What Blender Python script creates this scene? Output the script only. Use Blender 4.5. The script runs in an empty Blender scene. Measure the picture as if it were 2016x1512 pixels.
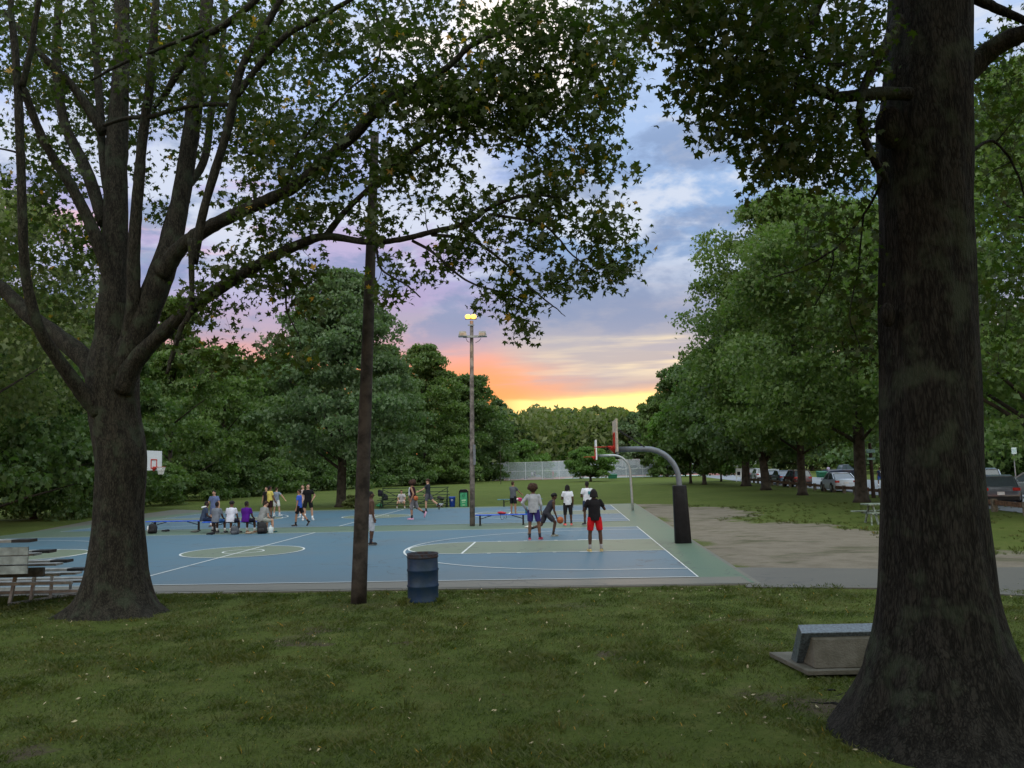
import bpy, bmesh, math, random
import numpy as np
from mathutils import Vector, Matrix
scn = bpy.context.scene
C = scn.collection
PI = math.pi
# ------------------------------------------------------------------ camera
CAM_H, PITCH, ROLL, F = 2.4219, 0.1015, 0.0235, 1627.3
_f0 = Vector((0, math.cos(PITCH), math.sin(PITCH))); _u0 = Vector((0, -math.sin(PITCH), math.cos(PITCH))); _x0 = Vector((1, 0, 0))
RV = _x0*math.cos(ROLL) - _u0*math.sin(ROLL); UV = _x0*math.sin(ROLL) + _u0*math.cos(ROLL)
cam = bpy.data.objects.new('camera', bpy.data.cameras.new('camera')); C.objects.link(cam)
cam.matrix_world = Matrix(((RV.x, UV.x, -_f0.x, 0), (RV.y, UV.y, -_f0.y, 0), (RV.z, UV.z, -_f0.z, CAM_H), (0, 0, 0, 1)))
cam.data.sensor_width = 36; cam.data.lens = F/2016*36; cam.data.clip_end = 3000; cam.data.clip_start = 0.05
scn.camera = cam
def ray(px, py): return _f0 + RV*((px-1008)/F) + UV*((756-py)/F)
def gnd(px, py, z=0.0):
    d = ray(px, py); t = (z-CAM_H)/d.z
    return Vector((d.x*t, d.y*t, z))
def at(px, py, Y):
    d = ray(px, py); t = Y/d.y
    return Vector((d.x*t, d.y*t, CAM_H+d.z*t))
# ------------------------------------------------------------------ node helpers
class NT:
    def __init__(s, tree): s.t = tree; s.n = tree.nodes; s.l = tree.links
    def new(s, typ, **kw):
        n = s.n.new(typ)
        for k, v in kw.items():
            if k.startswith('i_'): n.inputs[int(k[2:])].default_value = v
            else: setattr(n, k, v)
        return n
    def link(s, a, b): s.l.new(a, b)
    def math(s, op, a, b=None, c=None, clamp=False):
        n = s.n.new('ShaderNodeMath'); n.operation = op; n.use_clamp = clamp
        for i, v in enumerate((a, b, c)):
            if v is None: continue
            if isinstance(v, (int, float)): n.inputs[i].default_value = v
            else: s.l.new(v, n.inputs[i])
        return n.outputs[0]
    def mix(s, f, a, b, mode='MIX'):
        n = s.n.new('ShaderNodeMix'); n.data_type = 'RGBA'; n.blend_type = mode; n.clamp_factor = True
        for i, v in ((0, f), (6, a), (7, b)):
            if isinstance(v, (int, float)): n.inputs[i].default_value = v
            elif isinstance(v, tuple): n.inputs[i].default_value = (*v[:3], 1)
            else: s.l.new(v, n.inputs[i])
        return n.outputs[2]
    def ramp(s, fac, stops, interp='LINEAR'):
        n = s.n.new('ShaderNodeValToRGB'); cr = n.color_ramp; cr.interpolation = interp
        while len(cr.elements) < len(stops): cr.elements.new(0.5)
        for e, (p, c) in zip(cr.elements, stops):
            e.position = p; e.color = (*c, 1) if len(c) == 3 else c
        s.l.new(fac, n.inputs[0]); return n.outputs[0]
    def noise(s, vec, scale, detail=4, rough=.55, dist=0.0):
        n = s.n.new('ShaderNodeTexNoise'); n.inputs['Scale'].default_value = scale; n.inputs['Detail'].default_value = detail
        n.inputs['Roughness'].default_value = rough; n.inputs['Distortion'].default_value = dist
        if vec is not None: s.l.new(vec, n.inputs['Vector'])
        return n.outputs[0]
    def mapping(s, vec, scale=(1, 1, 1), loc=(0, 0, 0), rot=(0, 0, 0)):
        n = s.n.new('ShaderNodeMapping'); n.inputs['Scale'].default_value = scale; n.inputs['Location'].default_value = loc; n.inputs['Rotation'].default_value = rot
        s.l.new(vec, n.inputs[0]); return n.outputs[0]
    def sstep(s, v, a, b):
        n = s.n.new('ShaderNodeMapRange'); n.interpolation_type = 'SMOOTHSTEP'
        n.inputs[1].default_value = a; n.inputs[2].default_value = b
        s.l.new(v, n.inputs[0]); return n.outputs[0]
# ------------------------------------------------------------------ world: sunset sky
SUN_EL, SUN_AZ = math.radians(4.0), math.radians(8.0)     # azimuth east of +Y
w = bpy.data.worlds.new('World'); scn.world = w; w.use_nodes = True
T = NT(w.node_tree); T.n.clear()
tc = T.new('ShaderNodeTexCoord'); G = tc.outputs['Generated']
sp = T.new('ShaderNodeSeparateXYZ'); T.link(G, sp.inputs[0])
az = T.math('ARCTAN2', sp.outputs[0], sp.outputs[1])
warp = T.noise(T.mapping(G, (3, 3, 14)), 1.6, 5, .6)
el = T.math('ADD', sp.outputs[2], T.math('MULTIPLY', T.math('SUBTRACT', warp, .5), .03))
right = T.ramp(el, [(0, (.9, .38, .08)), (.045, (1.0, .45, .09)), (.062, (1.15, .72, .17)), (.083, (1.25, .82, .30)), (.089, (.85, .50, .30)), (.096, (.46, .35, .36)),
    (.112, (.43, .38, .41)), (.128, (.44, .40, .42)), (.145, (.42, .40, .44)), (.160, (.33, .35, .45)), (.19, (.25, .31, .46)), (.24, (.22, .34, .56)), (.30, (.25, .40, .66)), (.38, (.36, .50, .76)), (.50, (.50, .62, .86)), (.60, (.85, 1.0, 1.22)), (1, (1.05, 1.25, 1.45))])
left = T.ramp(el, [(0, (.9, .28, .10)), (.085, (1.0, .36, .12)), (.115, (.96, .34, .17)), (.14, (.76, .37, .33)), (.165, (.50, .38, .47)), (.20, (.40, .34, .54)), (.23, (.40, .37, .62)), (.27, (.50, .42, .62)), (.32, (.42, .46, .74)),
    (.42, (.48, .60, .90)), (.50, (.52, .64, .90)), (.60, (.85, 1.0, 1.22)), (1, (1.05, 1.25, 1.45))])
azn = T.math('ADD', az, T.math('MULTIPLY', T.math('SUBTRACT', T.noise(T.mapping(G, (4, 4, 8), (3, 1, 0)), 2.0, 4), .5), .16))
side = T.sstep(T.math('SUBTRACT', azn, T.math('MULTIPLY', T.math('SUBTRACT', 1.0, T.sstep(el, .10, .17)), .05)), -.10, .07)
sky = T.mix(side, left, right)
lown_ = T.noise(T.mapping(G, (2.5, 2.5, 22), (4.4, 1, 0)), 2.2, 6, .62)
sky = T.mix(T.math('MULTIPLY', T.math('MULTIPLY', T.sstep(lown_, .48, .66), .5), T.math('MULTIPLY', T.sstep(el, .088, .11), T.math('SUBTRACT', 1.0, T.sstep(el, .2, .26)))), sky, (.36, .36, .46))
# a hot band low over the trees, right of the light pole
band = T.math('MULTIPLY', T.sstep(az, -.03, .02), T.math('SUBTRACT', 1.0, T.sstep(az, .20, .34)))
lown = T.math('SUBTRACT', 1.0, T.sstep(el, .079, .086))
sky = T.mix(T.math('MULTIPLY', T.math('MULTIPLY', band, lown), .75), sky, (1.35, .98, .36))
# streaks of lit cloud edges
stn = T.noise(T.mapping(G, (3, 3, 40), (1.3, 0, 2)), 1.5, 4, .55)
stm = T.math('MULTIPLY', T.sstep(stn, .42, .66), T.math('MULTIPLY', T.sstep(el, .095, .12), T.math('SUBTRACT', 1.0, T.sstep(el, .145, .165))))
sky = T.mix(T.math('MULTIPLY', T.math('MULTIPLY', stm, T.sstep(az, -.05, .16)), .85), sky, (.95, .78, .50))
stm2 = T.math('MULTIPLY', T.sstep(stn, .52, .62), T.math('MULTIPLY', T.sstep(el, .22, .25), T.math('SUBTRACT', 1.0, T.sstep(el, .30, .36))))
sky = T.mix(T.math('MULTIPLY', T.math('MULTIPLY', stm2, T.math('SUBTRACT', 1.0, T.sstep(az, -.25, -.1))), .55), sky, (.92, .56, .58))
# soft grey and white clouds higher up
cn = T.noise(T.mapping(G, (2.0, 2.0, 4.6), (.6, .2, 0)), 3.0, 8, .58, .25)
cl = T.math('MULTIPLY', T.sstep(cn, .47, .57), T.sstep(el, .17, .27))
sky = T.mix(T.math('MULTIPLY', T.math('MULTIPLY', cl, T.math('SUBTRACT', 1.0, T.sstep(el, .5, .6))), .9), sky, (.60, .66, .78))
cn2 = T.noise(T.mapping(G, (2.4, 2.4, 6.0), (5.1, 2.2, 0)), 3.0, 7, .6, .2)
dk = T.math('MULTIPLY', T.sstep(cn2, .48, .62), T.math('MULTIPLY', T.sstep(el, .13, .18), T.math('SUBTRACT', 1.0, T.sstep(el, .34, .5))))
sky = T.mix(T.math('MULTIPLY', dk, .7), sky, (.18, .26, .44))
# bright break in the cloud high above the court
dx = T.math('DIVIDE', T.math('ADD', az, .02), .15); dz = T.math('DIVIDE', T.math('SUBTRACT', sp.outputs[2], .47), .10)
r2 = T.math('ADD', T.math('MULTIPLY', dx, dx), T.math('MULTIPLY', dz, dz))
br = T.math('MULTIPLY', T.math('SUBTRACT', 1.0, T.sstep(r2, 0.0, 1.3)), T.sstep(cn, .36, .56))
sky = T.mix(T.math('MULTIPLY', br, .9), sky, (1.25, 1.12, .98))
back = T.math('MULTIPLY', T.sstep(T.math('MULTIPLY', sp.outputs[1], -1.0), -.1, .4), T.sstep(sp.outputs[2], .12, .35))
sky = T.mix(back, sky, (1.75, 1.85, 1.80))
st = T.new('ShaderNodeTexSky', sky_type='NISHITA', sun_disc=False, sun_elevation=SUN_EL, sun_rotation=SUN_AZ)
bg1 = T.new('ShaderNodeBackground'); T.link(sky, bg1.inputs[0]); bg1.inputs[1].default_value = .88
bg2 = T.new('ShaderNodeBackground'); T.link(st.outputs[0], bg2.inputs[0]); bg2.inputs[1].default_value = .003
add = T.new('ShaderNodeAddShader'); T.link(bg1.outputs[0], add.inputs[0]); T.link(bg2.outputs[0], add.inputs[1])
out = T.new('ShaderNodeOutputWorld'); T.link(add.outputs[0], out.inputs[0])
sun = bpy.data.objects.new('sun', bpy.data.lights.new('sun', 'SUN')); C.objects.link(sun)
sun.data.energy = .35; sun.data.angle = math.radians(8); sun.data.color = (1, .62, .36)
sd = Vector((math.sin(SUN_AZ)*math.cos(SUN_EL), math.cos(SUN_AZ)*math.cos(SUN_EL), math.sin(SUN_EL)))
sun.rotation_euler = sd.to_track_quat('Z', 'Y').to_euler()
scn.view_settings.view_transform = 'Standard'; scn.view_settings.look = 'None'; scn.view_settings.gamma = 1
scn.view_settings.exposure = 0.38
# ------------------------------------------------------------------ materials
MATS = {}
def pmat(name, col, rough=.7, metal=0.0, var=.15, nscale=8, bump=0.0, bscale=30, spec=.3, col2=None, obj=True):
    m = bpy.data.materials.new(name); m.use_nodes = True; T = NT(m.node_tree); b = T.n['Principled BSDF']
    tc = T.new('ShaderNodeTexCoord'); v = tc.outputs['Object'] if obj else T.new('ShaderNodeNewGeometry').outputs['Position']
    n = T.noise(v, nscale, 5, .6)
    c2 = col2 or tuple(c*(1-var*2) for c in col)
    c = T.mix(T.sstep(n, .3, .7), col if col2 else tuple(min(1, c*(1+var)) for c in col), c2)
    T.link(c, b.inputs['Base Color']); b.inputs['Roughness'].default_value = rough; b.inputs['Metallic'].default_value = metal
    b.inputs['Specular IOR Level'].default_value = spec
    if bump:
        bn = T.new('ShaderNodeBump'); bn.inputs['Strength'].default_value = bump; bn.inputs['Distance'].default_value = .02
        T.link(T.noise(v, bscale, 6, .6), bn.inputs['Height']); T.link(bn.outputs[0], b.inputs['Normal'])
    MATS[name] = m; return m
def emat(name, col, s):
    m = bpy.data.materials.new(name); m.use_nodes = True; T = NT(m.node_tree); b = T.n['Principled BSDF']
    b.inputs['Emission Color'].default_value = (*col, 1); b.inputs['Emission Strength'].default_value = s; b.inputs['Base Color'].default_value = (*col, 1)
    return m
def leafmat(name, c1, c2, c3, trans=.3, scale=.5, tcol=None, yel=0.0):
    m = bpy.data.materials.new(name); m.use_nodes = True; T = NT(m.node_tree); T.n.clear()
    geo = T.new('ShaderNodeNewGeometry'); p = geo.outputs['Position']
    a = T.mix(T.sstep(T.noise(p, scale, 3), .35, .65), c1, c2)
    rnd = geo.outputs['Random Per Island']
    a = T.mix(T.math('MULTIPLY', rnd, .7), a, c3)
    if yel: a = T.mix(T.math('GREATER_THAN', rnd, 1-yel), a, (.34, .20, .03))
    df = T.new('ShaderNodeBsdfDiffuse'); T.link(a, df.inputs[0])
    gl = T.new('ShaderNodeBsdfGlossy'); gl.inputs[0].default_value = (.5, .5, .5, 1); gl.inputs['Roughness'].default_value = .5
    tr = T.new('ShaderNodeBsdfTranslucent'); T.link(T.mix(1.0, a, tcol or (1.5, 1.9, .7), 'MULTIPLY'), tr.inputs[0])
    mx = T.new('ShaderNodeMixShader'); mx.inputs[0].default_value = trans; T.link(df.outputs[0], mx.inputs[1]); T.link(tr.outputs[0], mx.inputs[2])
    m2 = T.new('ShaderNodeMixShader'); m2.inputs[0].default_value = .04; T.link(mx.outputs[0], m2.inputs[1]); T.link(gl.outputs[0], m2.inputs[2])
    o = T.new('ShaderNodeOutputMaterial'); T.link(m2.outputs[0], o.inputs[0]); return m
def barkmat(name, c1, c2, sc=1.0, bump=1.0, zs=.16):
    m = bpy.data.materials.new(name); m.use_nodes = True; T = NT(m.node_tree); b = T.n['Principled BSDF']
    p = T.new('ShaderNodeNewGeometry').outputs['Position']
    v = T.mapping(p, (sc, sc, sc*zs))
    n1 = T.noise(v, 34, 7, .68, .3); n2 = T.noise(p, 2.2*sc, 3); n3 = T.noise(v, 70, 4, .7)
    vo = T.new('ShaderNodeTexVoronoi', feature='DISTANCE_TO_EDGE'); vo.inputs['Scale'].default_value = 24
    wv = T.new('ShaderNodeVectorMath', operation='ADD'); T.link(v, wv.inputs[0])
    nn = T.new('ShaderNodeTexNoise'); nn.inputs['Scale'].default_value = 9; T.link(v, nn.inputs[0])
    sc2 = T.new('ShaderNodeVectorMath', operation='SCALE'); T.link(nn.outputs['Color'], sc2.inputs[0]); sc2.inputs['Scale'].default_value = .12
    T.link(sc2.outputs[0], wv.inputs[1]); T.link(wv.outputs[0], vo.inputs['Vector'])
    plate = T.sstep(vo.outputs['Distance'], .0, .30)
    n0 = T.noise(v, 9, 4, .6, .6)
    h = T.math('ADD', T.math('MULTIPLY', plate, .22), T.math('ADD', T.math('MULTIPLY', n1, .8), T.math('ADD', T.math('MULTIPLY', T.math('SUBTRACT', n0, .5), .9), T.math('ADD', T.math('MULTIPLY', n3, .35), .10))))
    col = T.mix(T.sstep(h, .55, 1.05), c2, c1)
    col = T.mix(T.math('MULTIPLY', T.sstep(n2, .5, .7), .5), col, (.055, .075, .048))     # algae tint
    T.link(col, b.inputs['Base Color']); b.inputs['Roughness'].default_value = .95; b.inputs['Specular IOR Level'].default_value = .15
    bn = T.new('ShaderNodeBump'); bn.inputs['Strength'].default_value = bump; bn.inputs['Distance'].default_value = .03
    T.link(h, bn.inputs['Height']); T.link(bn.outputs[0], b.inputs['Normal']); return m
# ------------------------------------------------------------------ mesh helpers
def mk(name, verts, faces, mat=None, parent=None, smooth=False, loc=None):
    me = bpy.data.meshes.new(name); me.from_pydata([tuple(v) for v in verts], [], faces)
    if smooth: me.polygons.foreach_set('use_smooth', [True]*len(me.polygons))
    if mat: me.materials.append(mat)
    me.update(); o = bpy.data.objects.new(name, me); C.objects.link(o)
    if parent: o.parent = parent
    if loc is not None: o.location = loc
    return o
def mk_inst(name, tv, tf, M, P, mat, parent=None, smooth=False):
    """many copies of a small template in one mesh. tv (n,3), tf list of faces, M (k,3,3), P (k,3)"""
    k, n = len(P), len(tv)
    V = np.einsum('kij,nj->kni', M, tv) + P[:, None, :]
    fl = np.concatenate([np.array(f) for f in tf]); ls = np.array([len(f) for f in tf])
    L = (fl[None, :] + (np.arange(k)*n)[:, None]).ravel()
    starts1 = np.concatenate([[0], np.cumsum(ls)[:-1]]); S = (starts1[None, :] + (np.arange(k)*len(fl))[:, None]).ravel()
    me = bpy.data.meshes.new(name)
    me.vertices.add(k*n); me.vertices.foreach_set('co', V.astype(np.float32).ravel())
    me.loops.add(len(L)); me.loops.foreach_set('vertex_index', L.astype(np.int32))
    me.polygons.add(len(S)); me.polygons.foreach_set('loop_start', S.astype(np.int32))
    try: me.polygons.foreach_set('loop_total', np.tile(ls, k).astype(np.int32))
    except Exception: pass
    me.update(calc_edges=True); me.materials.append(mat)
    o = bpy.data.objects.new(name, me); C.objects.link(o)
    if parent: o.parent = parent
    return o
class MB:
    def __init__(s): s.v = []; s.f = []
    def add(s, v, f): b = len(s.v); s.v += [Vector(q) for q in v]; s.f += [[i+b for i in g] for g in f]; return s
    def box(s, c, d, rz=0, R=None):
        hx, hy, hz = d[0]/2, d[1]/2, d[2]/2; m = R or Matrix.Rotation(rz, 3, 'Z'); c = Vector(c)
        v = [c+m@Vector((x*hx, y*hy, z*hz)) for z in (-1, 1) for y in (-1, 1) for x in (-1, 1)]
        return s.add(v, [(0, 2, 3, 1), (4, 5, 7, 6), (0, 1, 5, 4), (2, 6, 7, 3), (0, 4, 6, 2), (1, 3, 7, 5)])
    def bar(s, a, b, w, h=None, up=(0, 0, 1)):
        a, b = Vector(a), Vector(b); d = b-a; L = d.length; d.normalize(); u = Vector(up)
        if abs(d.dot(u)) > .98: u = Vector((0, 1, 0))
        x = d.cross(u).normalized(); y = x.cross(d)
        R = Matrix((d, x, y)).transposed(); return s.box((a+b)/2, (L, w, h or w), R=R)
    def tube(s, pts, rad, n=8, cap=True, ry=None, side=None):
        pts = [Vector(p) for p in pts]; rad = rad if hasattr(rad, '__len__') else [rad]*len(pts)
        rys = ry if hasattr(ry, '__len__') else [ry]*len(pts) if ry else rad
        b = len(s.v); u = None
        for i, p in enumerate(pts):
            d = (pts[min(i+1, len(pts)-1)]-pts[max(i-1, 0)])
            d = d.normalized() if d.length > 1e-9 else Vector((0, 0, 1))
            if side is not None: u = Vector(side)
            elif u is None: u = Vector((1, 0, 0)) if abs(d.x) < .9 else Vector((0, 1, 0))
            u = (u-d*u.dot(d)).normalized(); v = d.cross(u)
            for k in range(n):
                a = 2*PI*k/n; s.v.append(p+u*(math.cos(a)*rad[i])+v*(math.sin(a)*rys[i]))
        for i in range(len(pts)-1):
            for k in range(n):
                q = b+i*n; s.f.append([q+k, q+(k+1) % n, q+n+(k+1) % n, q+n+k])
        if cap: s.f.append([b+k for k in range(n)][::-1]); s.f.append([b+(len(pts)-1)*n+k for k in range(n)])
        return s
    def lathe(s, prof, c=(0, 0, 0), n=24):
        c = Vector(c); b = len(s.v)
        for r, z in prof:
            for k in range(n): s.v.append(c+Vector((math.cos(2*PI*k/n)*r, math.sin(2*PI*k/n)*r, z)))
        for i in range(len(prof)-1):
            for k in range(n): q = b+i*n; s.f.append([q+k, q+(k+1) % n, q+n+(k+1) % n, q+n+k])
        if prof[0][0] > 1e-4: s.f.append([b+k for k in range(n)][::-1])
        if prof[-1][0] > 1e-4: s.f.append([b+(len(prof)-1)*n+k for k in range(n)])
        return s
    def sphere(s, c, r, nu=12, nv=8, R=None):
        c = Vector(c); r = r if hasattr(r, '__len__') else (r, r, r); b = len(s.v); m = R or Matrix.Identity(3)
        s.v.append(c+m@Vector((0, 0, -r[2])))
        for j in range(1, nv):
            t = -PI/2+PI*j/nv
            for i in range(nu):
                a = 2*PI*i/nu; s.v.append(c+m@Vector((math.cos(t)*math.cos(a)*r[0], math.cos(t)*math.sin(a)*r[1], math.sin(t)*r[2])))
        s.v.append(c+m@Vector((0, 0, r[2]))); top = len(s.v)-1
        for i in range(nu):
            s.f.append([b, b+1+(i+1) % nu, b+1+i]); s.f.append([top, b+1+(nv-2)*nu+i, b+1+(nv-2)*nu+(i+1) % nu])
            for j in range(nv-2):
                q = b+1+j*nu; s.f.append([q+i, q+(i+1) % nu, q+nu+(i+1) % nu, q+nu+i])
        return s
    def prism(s, poly, y0, y1):   # poly in xz, extruded along y
        n = len(poly); v = [(x, y0, z) for x, z in poly]+[(x, y1, z) for x, z in poly]
        return s.add(v, [list(range(n)), list(range(n, 2*n))[::-1]]+[[i, i+n, (i+1) % n+n, (i+1) % n] for i in range(n)])
    def build(s, name, mat, parent=None, smooth=False, bevel=0):
        o = mk(name, s.v, s.f, mat, parent, smooth)
        if smooth == 'auto': pass
        if bevel:
            bm = bmesh.new(); bm.from_mesh(o.data); bmesh.ops.bevel(bm, geom=bm.edges[:], offset=bevel, segments=1, affect='EDGES'); bm.to_mesh(o.data); bm.free()
        return o
def empty(name, loc, rz=0):
    o = bpy.data.objects.new(name, None); o.location = loc; o.rotation_euler = (0, 0, rz); o.empty_display_size = .3; C.objects.link(o); return o
def tag(o, label, cat, group=None, kind=None):
    if label: o['label'] = label
    if cat: o['category'] = cat
    if group: o['group'] = group
    if kind: o['kind'] = kind
    return o
def structure(o): o['kind'] = 'structure'; return o
def copy_tree(o, parent=None):
    c = o.copy(); C.objects.link(c); c.parent = parent
    for ch in list(o.children): copy_tree(ch, c)
    return c
# ------------------------------------------------------------------ court frame
CR, OX, OY, CW, HL, FT, GAP = -0.0608, 3.8385, 17.8241, 14.92, 12.7775, 5.7319, 3.51
def ct(s, t, z=0.0): return Vector((OX-s*math.cos(CR)-t*math.sin(CR), OY-s*math.sin(CR)+t*math.cos(CR), z))
def inv_ct(x, y):
    dx, dy = x-OX, y-OY
    return -(dx*math.cos(CR)+dy*math.sin(CR)), -dx*math.sin(CR)+dy*math.cos(CR)
def courtmat(name, col, dusty_grey, amt=.5, near_grey=True):
    m = bpy.data.materials.new(name); m.use_nodes = True; T = NT(m.node_tree); b = T.n['Principled BSDF']
    p = T.new('ShaderNodeNewGeometry').outputs['Position']
    n1 = T.noise(p, .35, 5, .6); n2 = T.noise(p, 3.0, 6, .65); n3 = T.noise(p, 60, 3, .7)
    sep = T.new('ShaderNodeSeparateXYZ'); T.link(p, sep.inputs[0])
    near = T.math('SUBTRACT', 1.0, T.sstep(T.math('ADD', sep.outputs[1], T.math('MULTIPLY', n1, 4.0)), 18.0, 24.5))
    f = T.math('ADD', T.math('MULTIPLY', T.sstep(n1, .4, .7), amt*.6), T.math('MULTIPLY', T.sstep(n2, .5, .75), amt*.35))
    f = T.math('ADD', f, T.math('MULTIPLY', near, .55 if near_grey else 0.0), clamp=True)  # base colour turns greyer towards the near side of the courts
    c = T.mix(f, col, dusty_grey)
    c = T.mix(T.math('MULTIPLY', T.sstep(n3, .4, .7), .25), c, tuple(x*.62 for x in col))
    n5 = T.noise(p, 1.1, 7, .7, .8); c = T.mix(T.math('MULTIPLY', T.sstep(n5, .56, .72), .35), c, tuple(x*.55 for x in col))
    cr = T.new('ShaderNodeTexVoronoi', feature='DISTANCE_TO_EDGE'); cr.inputs['Scale'].default_value = .16; wp = T.new('ShaderNodeTexNoise'); wp.inputs['Scale'].default_value = .9; wp.inputs['Detail'].default_value = 6; T.link(p, wp.inputs[0])
    ws = T.new('ShaderNodeVectorMath', operation='SCALE'); T.link(wp.outputs['Color'], ws.inputs[0]); ws.inputs['Scale'].default_value = 2.2; wa = T.new('ShaderNodeVectorMath', operation='ADD'); T.link(ws.outputs[0], wa.inputs[0]); T.link(p, wa.inputs[1]); T.link(wa.outputs[0], cr.inputs['Vector'])
    crk = T.math('SUBTRACT', 1.0, T.sstep(cr.outputs['Distance'], .001, .006)); c = T.mix(T.math('MULTIPLY', crk, .55), c, (.04, .045, .045))
    T.link(c, b.inputs['Base Color']); b.inputs['Roughness'].default_value = .62; b.inputs['Specular IOR Level'].default_value = .35
    bn = T.new('ShaderNodeBump'); bn.inputs['Strength'].default_value = .25; bn.inputs['Distance'].default_value = .004
    T.link(T.noise(p, 140, 3), bn.inputs['Height']); T.link(bn.outputs[0], b.inputs['Normal']); return m
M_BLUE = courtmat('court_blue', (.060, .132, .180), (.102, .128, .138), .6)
M_KEY = courtmat('court_key_green', (.125, .160, .105), (.15, .160, .125), .5)
M_GREEN = courtmat('court_green', (.082, .132, .084), (.115, .132, .095), .5, False)
M_ASPH = courtmat('worn_asphalt', (.112, .112, .088), (.148, .138, .112), .6)
M_LINE = courtmat('white_line', (.60, .62, .60), (.42, .44, .42), .4, False)
M_PATH = courtmat('path_grey', (.092, .088, .074), (.125, .115, .092), .6, False)
M_ROAD = courtmat('road_asphalt', (.20, .22, .24), (.26, .27, .27), .5, False)
def sheet(name, pts, z, mat, thick=0):
    v = [Vector((p[0], p[1], z)) for p in pts]; n = len(v); f = [list(range(n))]
    if thick:
        v += [Vector((p[0], p[1], z-thick)) for p in pts]; f += [[i+n, (i+1) % n+n, (i+1) % n, i] for i in range(n)]
    return mk(name, v, f, mat)
def strip(mb, pts, wd, z, closed=False):
    n = len(pts); P = [Vector((p[0], p[1], 0)) for p in pts]; vs = []
    for i in range(n):
        a = P[i-1] if (closed or i > 0) else P[i]; b = P[(i+1) % n] if (closed or i < n-1) else P[i]
        d = (b-a).normalized(); s = Vector((-d.y, d.x, 0))*wd/2
        vs += [P[i]+s+Vector((0, 0, z)), P[i]-s+Vector((0, 0, z))]
    fs = [[2*i, 2*i+1, (2*i+3) % (2*n), (2*i+2) % (2*n)] for i in range(n if closed else n-1)]
    mb.add(vs, fs)
# pavement slab
s_e, near_t = -2.9, inv_ct(*gnd(1375, 1156).xy)[1]
slab_r0 = gnd(1500, 1152); slab_r1 = gnd(1251, 992)
left_far = [gnd(345, 1004), gnd(180, 1026), gnd(0, 1060)]
slab = [ct(60, near_t-.5), slab_r0, slab_r1]
tb = inv_ct(slab_r1.x, slab_r1.y)[1]
slab += [ct(HL*2-2, tb), left_far[0], left_far[1], left_far[2], left_far[2]+(left_far[2]-left_far[1])*1.0, ct(60, 20)]
structure(sheet('court_pavement', slab, .030, M_ASPH, .06))
# green surround: right margin + strip between courts
g = [slab_r0+Vector((-.10, .15, 0)), slab_r1+Vector((-.05, -.05, 0)), ct(HL*2+1.6, tb-.15), ct(HL*2+1.6, CW+.0), ct(HL*2+1.2, near_t+1.0), ct(4.5, near_t+.75), ct(1.0, near_t+.42), ct(-1.0, near_t+.3)]
structure(sheet('court_surround', g, .034, M_GREEN))
def near_margin():
    return sheet('court_near_margin', [ct(-.9, near_t+.2), ct(-.9, 0), ct(40, 0), ct(40, near_t+.2)], .038, M_ASPH)
structure(near_margin())
ln = MB()
for t0 in (0.0, CW+GAP):
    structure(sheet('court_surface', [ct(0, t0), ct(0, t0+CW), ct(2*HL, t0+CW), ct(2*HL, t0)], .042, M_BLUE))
    rect = [ct(0, t0), ct(0, t0+CW), ct(2*HL, t0+CW), ct(2*HL, t0)]
    strip(ln, rect, .06, .050, True)
    strip(ln, [ct(HL, t0), ct(HL, t0+CW)], .06, .0505)
    mid = t0+CW/2
    for r in (1.83, .61): strip(ln, [ct(HL+r*math.cos(a), mid+r*math.sin(a)) for a in np.linspace(0, 2*PI, 64, endpoint=False)], .06, .0512, True)
    structure(sheet('court_centre_circle', [ct(HL+1.83*math.cos(a), mid+1.83*math.sin(a)) for a in np.linspace(0, 2*PI, 64, endpoint=False)], .046, M_KEY))
    for sg, s0 in ((1, 0.0), (-1, 2*HL)):
        arc = [(FT+1.83*math.cos(a), mid+1.83*math.sin(a)) for a in np.linspace(PI/2, -PI/2, 32)]
        key = [(0, mid+1.83)]+arc+[(0, mid-1.83)]
        structure(sheet('court_key', [ct(s0+sg*s, t) for s, t in (key if sg == 1 else key[::-1])], .046, M_KEY))
        strip(ln, [ct(s0+sg*s, t) for s, t in key], .06, .051)
        strip(ln, [ct(s0+sg*FT, mid-1.83), ct(s0+sg*FT, mid+1.83)], .06, .0515)
        rc = 1.6
        a3 = [(0, mid+6.02)]+[(rc+6.02*math.cos(a), mid+6.02*math.sin(a)) for a in np.linspace(PI/2, -PI/2, 48)]+[(0, mid-6.02)]
        strip(ln, [ct(s0+sg*s, t) for s, t in a3], .06, .052)
        for s in (2.1, 3.1, 4.1, 4.95):
            for q in (-1, 1):
                L_ = .3 if s == 2.1 else .05
                strip(ln, [ct(s0+sg*(s-L_), mid+q*1.9), ct(s0+sg*(s+L_), mid+q*1.9)], .10, .0525)
structure(ln.build('court_lines', M_LINE))
# path to the right, road and parking beyond
structure(sheet('footpath', [gnd(1470, 1158), gnd(1440, 1119), gnd(1735, 1122), gnd(2100, 1118), gnd(2400, 1125), gnd(2400, 1190), gnd(2016, 1175), gnd(1735, 1160)], .026, M_PATH, .05))
road_n = [gnd(1380, 938.5), gnd(1476, 950), gnd(1560, 958), gnd(1660, 968), gnd(1735, 976), gnd(1960, 1004), gnd(2120, 1024), gnd(2500, 1080)]
road_f = [gnd(2500, 955), gnd(2200, 955), gnd(1960, 950), gnd(1735, 946), gnd(1590, 939), gnd(1500, 932), gnd(1400, 930)]
structure(sheet('road', road_n+road_f, .02, M_ROAD))
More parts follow.
